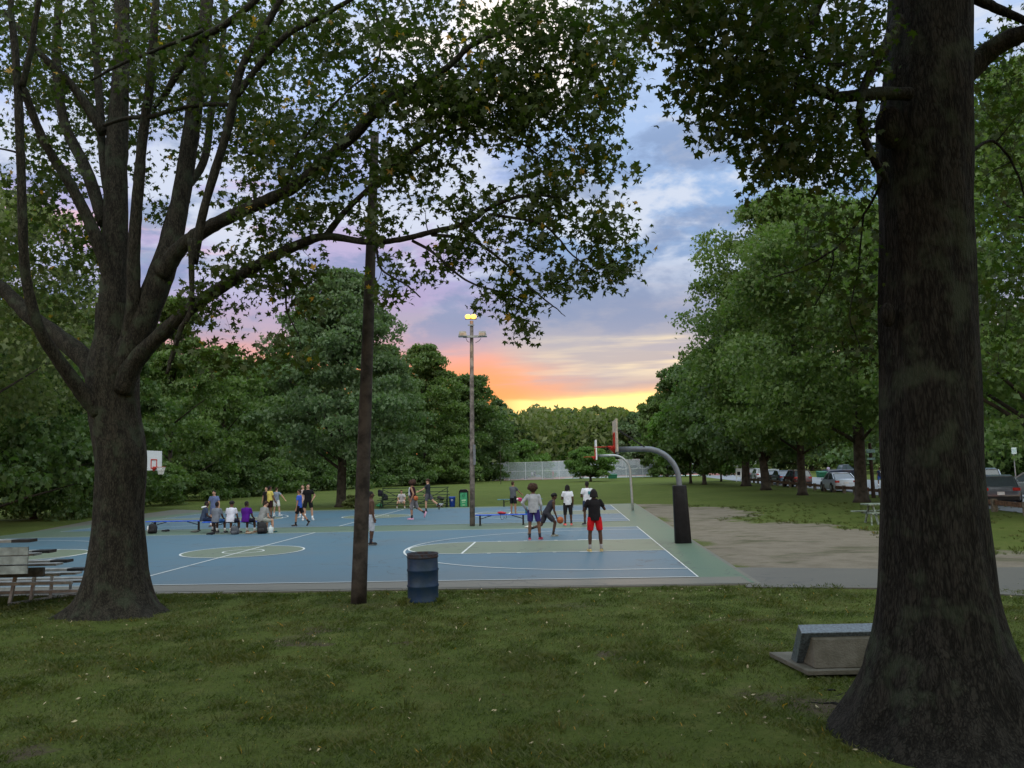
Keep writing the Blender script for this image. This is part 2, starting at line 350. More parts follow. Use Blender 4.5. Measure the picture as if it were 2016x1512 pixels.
# ------------------------------------------------------------------ ground sheet with dirt mask
rs = np.random.RandomState(3)
def vnoise(x, y, sc, seed=0):
    r = np.random.RandomState(seed).rand(64, 64); x = x/sc; y = y/sc
    xi = np.floor(x).astype(int); yi = np.floor(y).astype(int); fx = x-xi; fy = y-yi; fx = fx*fx*(3-2*fx); fy = fy*fy*(3-2*fy)
    g = lambda a, b: r[a % 64, b % 64]
    return (g(xi, yi)*(1-fx)+g(xi+1, yi)*fx)*(1-fy)+(g(xi, yi+1)*(1-fx)+g(xi+1, yi+1)*fx)*fy
def fbm(x, y, sc, seed=0): return sum(vnoise(x, y, sc/2**k, seed+k)*.5**k for k in range(4))/1.875
def poly_sdf(X, Y, poly):
    d = np.full(X.shape, 1e9); ins = np.zeros(X.shape, bool); n = len(poly)
    for i in range(n):
        ax, ay = poly[i][0], poly[i][1]; bx, by = poly[(i+1) % n][0], poly[(i+1) % n][1]
        ex, ey = bx-ax, by-ay; wx, wy = X-ax, Y-ay
        h = np.clip((wx*ex+wy*ey)/(ex*ex+ey*ey+1e-9), 0, 1); d = np.minimum(d, np.hypot(wx-ex*h, wy-ey*h))
        c = ((ay > Y) != (by > Y)) & (X < (bx-ax)*(Y-ay)/(by-ay+1e-12)+ax); ins ^= c
    return np.where(ins, -d, d)
DIRT = [[gnd(*p) for p in q] for q in (
    [(1236, 992), (1390, 997), (1500, 1004), (1440, 1024), (1560, 1028), (1640, 1040), (1760, 1050), (1900, 1085), (2100, 1092), (2100, 1125), (1735, 1128), (1460, 1128), (1350, 1080)],
    [(560, 1182), (700, 1178), (860, 1180), (880, 1196), (700, 1204), (600, 1200)], [(1000, 1190), (1200, 1178), (1260, 1188), (1120, 1202)],
    [(1500, 1365), (1620, 1345), (1800, 1400), (2100, 1430), (2100, 1530), (1900, 1500), (1650, 1420), (1520, 1400)], [(1440, 1260), (1560, 1250), (1600, 1300), (1720, 1320), (1690, 1345), (1530, 1310)],
    [(60, 1208), (140, 1195), (330, 1200), (340, 1212), (120, 1222)])]
def dirt_mask(X, Y):
    nz = (fbm(X, Y, 2.4, 11)-.5)*3.4+(fbm(X, Y, .6, 31)-.5)*2.0
    m = np.zeros(X.shape)
    for i, q in enumerate(DIRT):
        k = 1.0 if i == 0 else .5
        m = np.maximum(m, np.clip(.5-(poly_sdf(X, Y, q)+nz*k)/(2.6*k+.1), 0, 1)*(1.0 if i == 0 else .85 if i in (3, 4) else .5))
    spots = np.clip((fbm(X, Y, 1.1, 77)-.66)*7, 0, 1)*(Y < 17.5)
    return np.maximum(m, spots*.7)
def hgt(X, Y):
    m = np.clip((16.2-Y)/2.5, 0, 1)
    return ((fbm(X, Y, 1.6, 5)-.5)*.09+(fbm(X, Y, 6, 9)-.5)*.10)*m
def axis(a, b, st, far, n): return np.concatenate([-(np.geomspace(-a+4, far, n)[::-1]-4) if a < 0 else [], np.arange(a, b, st), b+np.geomspace(st*2, far, n)])
xs = axis(-24, 26, .22, 700, 26); ys = np.concatenate([[-60, -20, -6, 0, 2], np.arange(3.5, 60, .22), 60+np.geomspace(.5, 900, 40)])
X, Y = np.meshgrid(xs, ys); Z = hgt(X, Y); Dm = dirt_mask(X, Y)
nx, ny = len(xs), len(ys)
me = bpy.data.meshes.new('ground'); me.vertices.add(nx*ny); me.vertices.foreach_set('co', np.stack([X, Y, Z], -1).astype(np.float32).ravel())
ii = (np.arange(ny-1)[:, None]*nx+np.arange(nx-1)[None, :]).ravel(); Q = np.stack([ii, ii+1, ii+nx+1, ii+nx], -1)
me.loops.add(Q.size); me.loops.foreach_set('vertex_index', Q.ravel().astype(np.int32)); me.polygons.add(len(Q)); me.polygons.foreach_set('loop_start', (np.arange(len(Q))*4).astype(np.int32))
me.polygons.foreach_set('use_smooth', np.ones(len(Q), bool)); me.update(calc_edges=True)
a_ = me.attributes.new('dirt', 'FLOAT', 'POINT'); a_.data.foreach_set('value', Dm.astype(np.float32).ravel())
gm = bpy.data.materials.new('ground_grass_and_dirt'); gm.use_nodes = True; T = NT(gm.node_tree); b = T.n['Principled BSDF']
p = T.new('ShaderNodeNewGeometry').outputs['Position']; at_ = T.new('ShaderNodeAttribute', attribute_name='dirt').outputs['Fac']
n1 = T.noise(p, .18, 5, .6); n2 = T.noise(p, 1.4, 6, .7); n3 = T.noise(p, 14, 6, .75); n4 = T.noise(p, 45, 4, .8)
gr = T.mix(T.sstep(n1, .35, .65), (.100, .130, .027), (.080, .108, .021))
gr = T.mix(T.sstep(n2, .45, .75), gr, (.140, .145, .045))
gr = T.mix(T.math('MULTIPLY', T.sstep(n3, .35, .75), .6), gr, (.045, .075, .014))
dr = T.mix(T.sstep(n2, .35, .75), (.225, .195, .150), (.150, .130, .098)); dr = T.mix(T.math('MULTIPLY', T.sstep(n4, .5, .75), .6), dr, (.27, .24, .19)); dr = T.mix(T.math('MULTIPLY', T.sstep(n3, .55, .7), .6), dr, (.09, .085, .05)); nd = T.noise(T.mapping(p, (.6, 1.0, 1)), .55, 6, .65, .5); dr = T.mix(T.math('MULTIPLY', T.sstep(nd, .52, .66), .75), dr, (.085, .085, .045))
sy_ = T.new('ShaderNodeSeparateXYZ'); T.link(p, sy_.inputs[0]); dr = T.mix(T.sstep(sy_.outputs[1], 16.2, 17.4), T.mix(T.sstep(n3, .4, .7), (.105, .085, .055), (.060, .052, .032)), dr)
f = T.sstep(T.math('ADD', at_, T.math('MULTIPLY', T.math('SUBTRACT', n3, .5), .9)), .35, .65)
T.link(T.mix(f, gr, dr), b.inputs['Base Color']); b.inputs['Roughness'].default_value = .95; b.inputs['Specular IOR Level'].default_value = .1
bn = T.new('ShaderNodeBump'); bn.inputs['Strength'].default_value = .9; bn.inputs['Distance'].default_value = .06
T.link(T.math('ADD', n3, T.math('MULTIPLY', n4, .5)), bn.inputs['Height']); T.link(bn.outputs[0], b.inputs['Normal'])
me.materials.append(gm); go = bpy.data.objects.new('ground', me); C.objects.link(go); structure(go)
# ------------------------------------------------------------------ grass blades on the near lawn
def in_view(x, y, m=60):
    d = y*math.cos(PITCH)-CAM_H*math.sin(PITCH); return np.abs(x/np.maximum(d, .1)*F) < 1008+m
def grass(n, y0, y1, hmin, hmax, seed, wd):
    r = np.random.RandomState(seed); y = y0+(y1-y0)*r.rand(n)**.8; x = (r.rand(n)*2-1)*(y*.66+1)
    cl = fbm(x, y, .45, 21); big = fbm(x, y, 2.6, 55); dm = dirt_mask(x, y)
    t = inv_ct(x, y)[1]; lim = near_t-.06+np.where(x > 5.2, -.3, 0)
    keep = (dm < .30+r.rand(n)*.65) & (t < lim) & in_view(x, y) & (r.rand(n) < .25+1.3*cl)
    x, y, cl, big = x[keep], y[keep], cl[keep], big[keep]; k = len(x)
    h = (hmin+(hmax-hmin)*r.rand(k)**2)*(.35+1.6*cl**2)*(.55+.9*big); a = r.rand(k)*2*PI; ln_ = r.rand(k)*1.2+.3
    z = hgt(x, y)-.004
    tv = np.array([[-.5, 0, 0], [.5, 0, 0], [.28, .3, .6], [0, 1, 1]], float)
    M = np.zeros((k, 3, 3)); ww = wd*(.7+.6*r.rand(k))*(1+(y-6)*.05)
    M[:, 0, 0] = np.cos(a)*ww; M[:, 1, 0] = np.sin(a)*ww
    M[:, 0, 1] = -np.sin(a)*h*ln_; M[:, 1, 1] = np.cos(a)*h*ln_; M[:, 2, 2] = h
    return tv, [[0, 1, 2, 3]], M, np.stack([x, y, z], -1)
gmat = leafmat('grass_blade', (.060, .084, .016), (.108, .108, .030), (.040, .060, .012), .25, 1.0, yel=.005)
go = mk_inst('lawn_grass', *grass(420000, 4.8, 17.2, .018, .07, 8, .007), gmat)
tag(go, 'short dark green grass covering the lawn in front of the courts', 'grass', kind='stuff')
# tall tufts along the pavement edge and round bases
def tufts():
    r = np.random.RandomState(4); P = []; 
    for _ in range(330):
        s = r.uniform(-2.5, 16); c = ct(s, near_t-.1-abs(r.normal())*.35); P.append((c.x, c.y, r.uniform(.03, .075)))
    for _ in range(260):
        y = r.uniform(5.5, 15.5); P.append((r.uniform(-1, 1)*y*.62, y, r.uniform(.03, .07)))
    for cx, cy, rr in ((gnd(833, 1188).x, gnd(833, 1188).y, .36), (gnd(222, 1195).x, gnd(222, 1195).y, 1.0)):
        for _ in range(26): a = r.rand()*2*PI; P.append((cx+math.cos(a)*rr, cy+math.sin(a)*rr, r.uniform(.05, .11)))
    D0 = np.array([(q[0], q[1]) for q in DIRT[0]])
    for _ in range(420):
        i = r.randint(len(D0)); t = r.rand(); q = D0[i]*(1-t)+D0[(i+1) % len(D0)]*t+r.normal(size=2)*.8
        if q[1] > 19 and dirt_mask(np.array([q[0]]), np.array([q[1]]))[0] < .75: P.append((q[0], q[1], r.uniform(.04, .11)))
    for _ in range(700):
        y = r.uniform(18, 48); x = r.uniform(5.5, 24)
        if dirt_mask(np.array([x+max(0, (y-18)*.02)]), np.array([y]))[0] < .5: P.append((x+max(0, (y-18)*.02), y, r.uniform(.04, .09)))
    base = np.array([(x, y, h) for x, y, h in P if inv_ct(x, y)[1] < near_t-.05 or (inv_ct(x, y)[0] < -3.4 and inv_ct(x, y)[1] > 3.5)]); k = 22
    B = np.repeat(base, k, 0); n = len(B); a = r.rand(n)*2*PI; rad = r.rand(n)*.09
    x = B[:, 0]+np.cos(a)*rad; y = B[:, 1]+np.sin(a)*rad; h = B[:, 2]*(.5+r.rand(n)*.8); z = hgt(x, y)
    M = np.zeros((n, 3, 3)); M[:, 0, 0] = np.cos(a+1)*.008; M[:, 1, 0] = np.sin(a+1)*.008; le = .2+r.rand(n)*.6
    M[:, 0, 1] = np.cos(a)*h*le; M[:, 1, 1] = np.sin(a)*h*le; M[:, 2, 2] = h
    return np.array([[-.5, 0, 0], [.5, 0, 0], [.28, .3, .6], [0, 1, 1]], float), [[0, 1, 2, 3]], M, np.stack([x, y, z], -1)
tag(mk_inst('grass_tufts', *tufts(), gmat), 'taller tufts of grass fringing the pavement edge and dotting the lawn', 'grass', kind='stuff')
# litter: pale dead leaves and chips
def litter():
    r = np.random.RandomState(14); n = 900
    y = 5+12*r.rand(n)**.9; x = (r.rand(n)*2-1)*y*.64; e = r.rand(n) < .3; 
    s = r.uniform(-2, 14, n); tt = near_t-.1-np.abs(r.normal(size=n))*.35
    for i in np.where(e)[0]: c = ct(s[i], tt[i]); x[i], y[i] = c.x, c.y
    z = hgt(x, y)+.02; sc = r.uniform(.008, .028, n)
    M = rotm(r, n, .5)*sc[:, None, None]
    return np.array([[0, -1, 0], [.5, -.2, .2], [.35, .6, 0], [0, 1.2, .3], [-.4, .5, .1], [-.5, -.3, 0]], float), [[0, 1, 2, 3, 4, 5]], M, np.stack([x, y, z], -1)
def rotm(r, n, tilt=1.0):
    a = r.rand(n)*2*PI; b = (r.rand(n)-.5)*PI*tilt; c = (r.rand(n)-.5)*PI*tilt
    ca, sa, cb, sb, cc, sc = np.cos(a), np.sin(a), np.cos(b), np.sin(b), np.cos(c), np.sin(c)
    Rz = np.zeros((n, 3, 3)); Rz[:, 0, 0] = ca; Rz[:, 0, 1] = -sa; Rz[:, 1, 0] = sa; Rz[:, 1, 1] = ca; Rz[:, 2, 2] = 1
    Rx = np.zeros((n, 3, 3)); Rx[:, 0, 0] = 1; Rx[:, 1, 1] = cb; Rx[:, 1, 2] = -sb; Rx[:, 2, 1] = sb; Rx[:, 2, 2] = cb
    Ry = np.zeros((n, 3, 3)); Ry[:, 1, 1] = 1; Ry[:, 0, 0] = cc; Ry[:, 0, 2] = sc; Ry[:, 2, 0] = -sc; Ry[:, 2, 2] = cc
    return Rz@Rx@Ry
M_LIT = pmat('dead_leaf', (.34, .29, .17), .8, var=.3, nscale=5)
tag(mk_inst('leaf_litter', *litter(), M_LIT), 'pale dead leaves and chips scattered over the lawn', 'leaf litter', kind='stuff')
# ------------------------------------------------------------------ trees
def catmull(P, sub):
    P = [np.array(p, float) for p in P]; P = [2*P[0]-P[1]]+P+[2*P[-1]-P[-2]]; out = []
    for i in range(1, len(P)-2):
        for k in range(sub):
            t = k/sub; a, b_, c, d = P[i-1:i+3]
            out.append(.5*((2*b_)+(-a+c)*t+(2*a-5*b_+4*c-d)*t*t+(-a+3*b_-3*c+d)*t**3))
    out.append(P[-2]); return np.array(out)
M_BARK_N = barkmat('bark_dark_furrowed', (.034, .033, .028), (.007, .007, .006), 1.5, 1.0, .2)
M_BARK_L = barkmat('bark_grey_plated', (.050, .047, .036), (.013, .012, .010), 1.5, 1.0, .3)
M_BARK_F = pmat('bark_far', (.050, .042, .033), .95, var=.3, nscale=3, bump=.5, bscale=8)
LEAF = [(0, 1.0), (16, .62), (27, .46), (38, .66), (52, .92), (66, .60), (80, .42), (98, .50), (112, .66), (128, .34), (165, .22)]
def leaf_template(bend=.42):
    pts = [(r, a) for a, r in LEAF]; v = []
    for r, a in pts: v.append((math.sin(math.radians(a))*r, math.cos(math.radians(a))*r))
    left = [(-x, y) for x, y in v[1:][::-1]]
    al = v+[(0, -.55)]+left
    return np.array([[x, y, -bend*abs(x)-.18*max(0, y)**2] for x, y in al]), [list(range(len(al)))]
LT = leaf_template()
# a cheaper, slimmer leaf for dense distant foliage
LT2 = (np.array([[0, -1, 0], [.42, -.25, .12], [.75, .35, -.05], [.2, .4, .1], [0, 1.1, -.2], [-.25, .35, .1], [-.7, .3, -.05], [-.4, -.3, .12]], float), [[0, 1, 2, 3], [0, 3, 4, 5], [0, 5, 6, 7]])
LT3 = (np.array([[0, -1, 0], [.55, 0, .15], [0, 1, -.15], [-.55, 0, .15]], float), [[0, 1, 2, 3]])
class Skel:
    def __init__(s): s.p = np.zeros((0, 3)); s.r = np.zeros(0)
    def add(s, P, R): s.p = np.vstack([s.p, P]); s.r = np.concatenate([s.r, R])
def grow_twigs(sk, cl, rs, mb, maxr=.02, leafr=.003):
    """attach cluster centres to the nearest wood, nearest first, so twigs branch off twigs"""
    cl = np.array(cl); used = np.zeros(len(cl), bool)
    d = np.array([np.min(np.linalg.norm(sk.p-c, axis=1)) for c in cl]); order = np.argsort(d)
    for i in order:
        c = cl[i]; dd = np.linalg.norm(sk.p-c, axis=1); j = np.argmin(dd+ (sk.r > .2)*.3); s = sk.p[j]; L = dd[j]
        if L < .03: continue
        mid = (s+c)/2+rs.normal(size=3)*L*.10+np.array([0, 0, L*.10]); n = max(3, int(L/.15)+2); t = np.linspace(0, 1, n)[:, None]
        P = (1-t)**2*s+2*t*(1-t)*mid+t*t*c; r0 = min(maxr, sk.r[j]*.6, .004+L*.012); R = np.linspace(r0, leafr, n)
        mb.tube(P, R, 4, cap=False); sk.add(P[1:], R[1:])
def leaves_at(cl, rs, per, spread, size, droop=.5):
    cl = np.array(cl); n = len(cl)*per; P = np.repeat(cl, per, 0)+np.clip(rs.normal(size=(n, 3)), -1.7, 1.7)*spread*np.array([1, 1, .8])
    M = rotm(rs, n, .75)
    # tip hangs: rotate template so +Y (leaf tip) leans to -Z
    a = -(.3+droop*rs.rand(n)); ca, sa = np.cos(a), np.sin(a); Rx = np.zeros((n, 3, 3)); Rx[:, 0, 0] = 1; Rx[:, 1, 1] = ca; Rx[:, 1, 2] = -sa; Rx[:, 2, 1] = sa; Rx[:, 2, 2] = ca
    a = rs.rand(n)*2*PI; Rz = np.zeros((n, 3, 3)); Rz[:, 0, 0] = np.cos(a); Rz[:, 0, 1] = -np.sin(a); Rz[:, 1, 0] = np.sin(a); Rz[:, 1, 1] = np.cos(a); Rz[:, 2, 2] = 1
    M = Rz@Rx@M; M = M*(size*rs.uniform(.5, 1.3, n))[:, None, None]; return M, P
def blob_pts(rs, blobs, lo=.0):
    out = []
    for cx, cy, rx, ry, n, Y, dY in blobs:
        for _ in range(max(3, int(n*lo))):
            a = rs.rand()*2*PI; r = math.sqrt(rs.rand()); px = cx+math.cos(a)*rx*r; py = cy+math.sin(a)*ry*r
            out.append(at(px, py, Y+dY*(rs.rand()*2-1)))
    return out
def trunk_rings(prof, flare, seed, nseg=56, step=.06, lobes=None, lump=.02):
    """prof: list of (centre Vector, radius); returns MB with root flare lobes near the base"""
    rs = np.random.RandomState(seed); P = catmull([(*c, r) for c, r in prof], 12); z0 = P[0][2]
    ph = rs.rand(8)*2*PI; mb = MB(); rows = []
    for q in P:
        c, r = q[:3], q[3]; hh = max(0, q[2]-z0); row = []
        for k in range(nseg):
            a = 2*PI*k/nseg
            lob = sum(max(0, math.cos(a-la))**pw*am for la, am, pw in lobes)
            fl = lob*math.exp(-hh/flare)*(1+.25*math.sin(a*9+ph[5])*math.sin(hh*5+ph[6]))
            rr = r*(1+.02*math.sin(3*a+ph[0])+.015*math.sin(7*a+ph[1]+hh)+.02*math.sin(2*a+hh*1.1+ph[2]))+fl+r*.02*math.sin(a*13+hh*2+ph[7])+lump*(math.sin(a*4+ph[3]+hh*3)*math.sin(hh*2.3+ph[4]))*.5
            row.append((c[0]+math.cos(a)*rr, c[1]+math.sin(a)*rr, c[2]))
        rows.append(row)
    for row in rows: mb.v += [Vector(v) for v in row]
    for i in range(len(rows)-1):
        for k in range(nseg): mb.f.append([i*nseg+k, i*nseg+(k+1) % nseg, (i+1)*nseg+(k+1) % nseg, (i+1)*nseg+k])
    return mb, P
def shift(mb, o): mb.v = [v-o for v in mb.v]; return mb
def sub_inst(T4, o): tv, tf, M, P = T4; return tv, tf, M, P-np.array(o)
def fg_tree(name, label, base, trunk, limbs, blobs, per, spread, size, leafm, barkm, seed, lobes, flare, grp, dens=1.0):
    rs = np.random.RandomState(seed); root = empty(name, base); tag(root, label, 'tree', grp); o = Vector(base)
    mb, P = trunk_rings(trunk, flare, seed, lobes=lobes); shift(mb, o).build('trunk', barkm, root, True)
    sk = Skel(); sk.add(P[6:, :3], P[6:, 3])
    for L in limbs:
        pts = [(*at(px, py, Y), w_*.44*Y/F) for px, py, w_, Y in L]; Q = catmull(pts, 7)
        Q[:, :3] += np.cumsum(rs.normal(size=(len(Q), 3))*.006, 0)*np.linspace(0, 1, len(Q))[:, None]
        m = MB(); m.tube([q[:3] for q in Q], np.maximum(Q[:, 3]*(1+rs.normal(size=len(Q))*.03), .004), 10 if Q[0, 3] > .04 else 6)
        shift(m, o).build('branch' if Q[0, 3] > .03 else 'dead_twig' if len(L) < 3 else 'branch', barkm, root, True); sk.add(Q[:, :3], Q[:, 3])
    cl = blob_pts(rs, blobs, dens); tw = MB(); grow_twigs(sk, cl, rs, tw); shift(tw, o).build('twigs', barkm, root)['kind'] = 'stuff'
    M, PP = leaves_at(cl, rs, per, spread, size)
    mk_inst('crown', LT[0], LT[1], M, PP-np.array(o), leafm, root); return root, sk
LM_L = leafmat('leaf_left_tree', (.026, .047, .012), (.038, .060, .014), (.058, .074, .014), .32, .8, yel=.014)
LM_R = leafmat('leaf_right_tree', (.026, .050, .012), (.036, .062, .014), (.055, .075, .013), .26, .8)
# --- left foreground tree
YB = 15.2
bl = gnd(224, 1188); bl.z = -.05
tl = [(at(224, 1214, YB), .55), (at(224, 1196, YB), .54), (at(228, 1150, YB), .52), (at(231, 1100, YB), .48), (at(234, 1000, YB), .43), (at(238, 900, YB), .445), (at(226, 820, YB), .44), (at(222, 760, YB), .45), (at(222, 710, YB), .42), (at(222, 660, YB), .32), (at(224, 600, YB), .30)]
limbsL = [
 [(222, 760, 78, 15.2), (218, 690, 74, 15.3), (222, 600, 62, 15.4), (226, 500, 55, 15.5), (228, 300, 50, 15.8), (236, 150, 38, 16.0), (240, 0, 32, 16.3), (250, -300, 24, 17)],
 [(196, 812, 40, 14.9), (160, 770, 34, 14.7), (110, 700, 28, 14.3), (75, 640, 26, 14.0), (56, 560, 22, 13.8), (48, 450, 20, 13.6), (42, 250, 19, 13.4), (36, 120, 17, 13.3), (25, 0, 13, 13.2), (20, -150, 9, 13)],
 [(44, 170, 14, 13.3), (60, 100, 14, 13.1), (70, 40, 12, 13.0), (88, -60, 10, 12.8)],
 [(200, 760, 52, 15.2), (165, 705, 44, 15.4), (110, 660, 38, 15.6), (60, 620, 34, 15.8), (10, 570, 30, 16.0), (-60, 520, 26, 16.2)],
 [(224, 560, 40, 15.4), (185, 455, 28, 15.2), (140, 365, 24, 15.0), (95, 290, 20, 14.8), (65, 215, 18, 14.6), (48, 165, 16, 14.4)],
 [(205, 440, 30, 15.6), (170, 335, 27, 15.9), (125, 240, 22, 16.2), (108, 130, 20, 16.5), (112, 20, 16, 16.8), (118, -100, 12, 17)],
 [(205, 262, 26, 15.8), (150, 180, 20, 15.7), (100, 130, 18, 15.6), (60, 90, 14, 15.5), (0, 20, 12, 15.4)],
 [(224, 430, 26, 15.6), (205, 330, 20, 15.8), (196, 200, 18, 16.4), (190, 100, 16, 16.8), (182, 0, 14, 17.2), (180, -120, 10, 17.5)],
 [(250, 690, 40, 15.0), (262, 600, 32, 14.8), (262, 500, 29, 14.7), (268, 400, 26, 14.6), (276, 280, 23, 14.5), (288, 170, 21, 14.4), (296, 60, 19, 14.3), (302, -60, 15, 14.2)],
 [(240, 740, 70, 15.1), (275, 650, 64, 15.0), (318, 540, 60, 15.0), (345, 450, 46, 15.2), (368, 330, 40, 15.4), (388, 200, 38, 15.7), (402, 90, 33, 16.0), (415, -10, 28, 16.2), (430, -200, 20, 16.6)],
 [(320, 540, 44, 14.9), (352, 492, 36, 14.7), (400, 455, 32, 14.5), (455, 425, 30, 14.3), (520, 395, 28, 14.1), (580, 365, 27, 13.9), (640, 312, 26, 13.7), (695, 262, 25, 13.5), (750, 203, 22, 13.3), (800, 172, 19, 13.1), (870, 133, 16, 13.0), (905, 105, 14, 12.9), (940, 75, 12, 12.8), (1010, 45, 9, 12.7), (1080, 10, 6, 12.6)],
 [(240, 770, 50, 15.0), (262, 718, 44, 14.9), (300, 675, 36, 14.8), (370, 612, 30, 14.6), (440, 565, 27, 14.4), (530, 512, 25, 14.2), (600, 480, 22, 14.0), (648, 468, 18, 13.9), (730, 479, 14, 13.7), (800, 474, 13, 13.5), (850, 462, 12, 13.4), (920, 445, 11, 13.3), (965, 418, 10, 13.2), (1000, 402, 9, 13.1), (1060, 390, 7, 13.0), (1120, 395, 4, 12.9)],
 [(638, 470, 17, 13.9), (672, 425, 14, 13.8), (715, 382, 12, 13.6), (755, 345, 12, 13.5), (800, 308, 11, 13.4), (850, 275, 9, 13.2), (890, 250, 8, 13.1), (930, 218, 6, 13.0)],
 [(850, 462, 9, 13.4), (905, 468, 8, 13.2), (950, 482, 7, 13.1), (1005, 522, 6, 13.0), (1050, 565, 5, 12.9), (1100, 600, 3, 12.8), (1125, 622, 1.5, 12.7)],
 [(812, 474, 8, 13.5), (850, 495, 7, 13.4), (890, 530, 6, 13.3), (930, 558, 5, 13.2), (1000, 582, 4, 13.1), (1040, 600, 3, 13.1)],
 [(965, 422, 7, 13.2), (1060, 438, 6, 13.0), (1100, 465, 5, 12.9), (1130, 500, 4, 12.8), (1190, 540, 3, 12.7)],
 [(850, 285, 6, 13.2), (920, 250, 6, 13.0), (990, 265, 5, 12.9), (1060, 300, 4, 12.8)],
 [(895, 130, 8, 12.9), (960, 128, 6, 12.8), (1010, 118, 5, 12.7), (1080, 140, 5, 12.6), (1160, 155, 3, 12.5)],
 [(375, 470, 14, 13.9), (377, 540, 13, 13.9), (374, 610, 12, 13.9), (352, 650, 12, 13.9), (335, 700, 11, 13.9), (320, 742, 7, 13.9)],
 [(380, 520, 22, 14.0), (400, 420, 20, 13.9), (428, 320, 20, 13.8), (450, 250, 20, 13.7), (462, 190, 19, 13.6), (480, 130, 18, 13.5), (515, 75, 16, 13.4), (560, 0, 15, 13.3), (600, -80, 11, 13.2)],
 [(465, 190, 16, 13.6), (510, 130, 15, 13.4), (560, 72, 14, 13.2), (625, 35, 12, 13.0), (690, 0, 10, 12.8), (760, -50, 7, 12.6)],
 [(303, 212, 9, 14.3), (325, 185, 14, 14.2), (358, 130, 17, 14.0), (392, 78, 17, 13.8), (450, 42, 16, 13.6), (508, -4, 14, 13.4), (560, -60, 10, 13.2)],
 [(204, 247, 8, 14.8), (250, 232, 10, 14.6), (300, 228, 11, 14.4), (345, 215, 10, 14.2), (400, 207, 10, 14.0), (450, 208, 10, 13.8)],
 [(180, 158, 5, 14.0), (240, 125, 7, 13.9), (310, 98, 8, 13.8), (370, 75, 8, 13.7), (400, 60, 9, 13.6)],
 [(290, 640, 26, 15.6), (300, 560, 24, 15.9), (322, 480, 24, 16.2), (345, 400, 20, 16.5), (400, 320, 18, 16.8), (420, 200, 16, 17), (440, 80, 14, 17.2), (450, -60, 10, 17.4)],
 [(560, 375, 8, 13.9), (600, 270, 6, 13.7), (680, 180, 5, 13.5), (745, 120, 5, 13.3), (742, 20, 4, 13.1)],
 [(530, 513, 7, 14.2), (560, 560, 6, 14.1), (565, 610, 4, 14.0), (590, 660, 3, 13.9)],
 [(740, 478, 6, 13.6), (752, 530, 5, 13.5), (800, 560, 4, 13.4), (830, 585, 3, 13.3)]]
blL = [(830, 195, 130, 48, 95, 13.2, .8), (960, 185, 120, 60, 90, 13.0, .8), (1110, 160, 140, 75, 95, 12.7, .8), (1190, 90, 90, 80, 55, 12.6, .8), (930, 250, 130, 40, 45, 13.1, .6), (1100, 250, 110, 60, 40, 12.9, .8),
 (1130, 335, 110, 45, 42, 12.9, .7), (900, 45, 150, 60, 60, 13.0, 1.2), (1060, 50, 120, 50, 60, 12.8, 1), (760, 130, 110, 80, 40, 13.4, 1), (640, 170, 120, 110, 50, 14.5, 1.5), (740, 30, 130, 60, 40, 13.4, 1.2),
 (1150, 430, 90, 45, 38, 12.9, .7), (1215, 505, 60, 50, 30, 12.7, .5), (1020, 400, 120, 30, 30, 13.1, .5), (900, 400, 60, 40, 10, 13.2, .5), (990, 480, 110, 40, 32, 13.1, .5), (1110, 545, 70, 30, 15, 12.8, .4), (1030, 560, 80, 28, 18, 13.1, .4), (985, 608, 70, 16, 12, 13.1, .3),
 (850, 515, 70, 30, 16, 13.4, .4), (770, 545, 45, 40, 12, 13.5, .4), (1018, 650, 14, 10, 3, 13.1, .1), (735, 440, 40, 30, 14, 13.6, .4), (800, 410, 60, 20, 4, 13.5, .4),
 (560, 430, 90, 45, 34, 14.1, .8), (480, 520, 90, 40, 30, 14.3, .8), (430, 610, 70, 50, 26, 14.4, .8), (560, 560, 60, 40, 20, 14.1, .6), (590, 520, 50, 25, 10, 14.0, .5), (430, 715, 80, 22, 18, 14.2, .6), (560, 700, 60, 40, 16, 14.0, .6), (610, 610, 30, 30, 7, 13.9, .4),
 (590, 310, 110, 80, 55, 14.2, 1.2), (500, 340, 90, 80, 36, 14.6, 1.2), (700, 330, 90, 50, 30, 13.7, .6), (790, 300, 80, 40, 30, 13.5, .6), (840, 350, 90, 35, 22, 13.3, .5), (620, 400, 60, 40, 18, 14, .5),
 (470, 110, 120, 100, 80, 15, 1.8), (340, 120, 110, 110, 76, 15.5, 2), (110, 480, 110, 130, 110, 17, 1.2), (80, 330, 80, 80, 30, 15.5, 1.5), (70, 100, 110, 110, 60, 15, 1.8), (180, 60, 120, 70, 36, 15, 1.8), (140, 620, 120, 60, 24, 17, 1),
 (600, 60, 110, 60, 40, 14, 1.2), (320, 330, 80, 100, 34, 17, 1.2), (280, 690, 8, 60, 7, 17, .4), (480, 250, 80, 60, 30, 15, 1.2), (300, 60, 340, 90, 130, 18, 1.5), (330, 150, 330, 140, 260, 19.5, 2), (130, 250, 130, 130, 90, 18, 1.5), (200, 130, 230, 140, 150, 19, 1.5), (560, 210, 160, 120, 70, 17, 1.5)]
# overhead and beyond the frame
blL += [(500, -350, 900, 300, 160, 14.5, 3.5), (-350, 250, 300, 400, 50, 14.5, 3)]
lobL = [(PI*1.08, .50, 5), (PI*1.30, .22, 10), (PI*1.50, .26, 12), (PI*1.74, .42, 8), (PI*1.93, .38, 7), (PI*.2, .4, 6), (PI*.5, .3, 5), (PI*.8, .4, 6)]
tree_l, skL = fg_tree('maple_tree', 'big dark many limbed tree with spreading branches left of the tall leaning pole', bl, tl, limbsL, blL, 20, .17, .090, LM_L, M_BARK_L, 5, lobL, .27, 'large trees on the near lawn', .66)
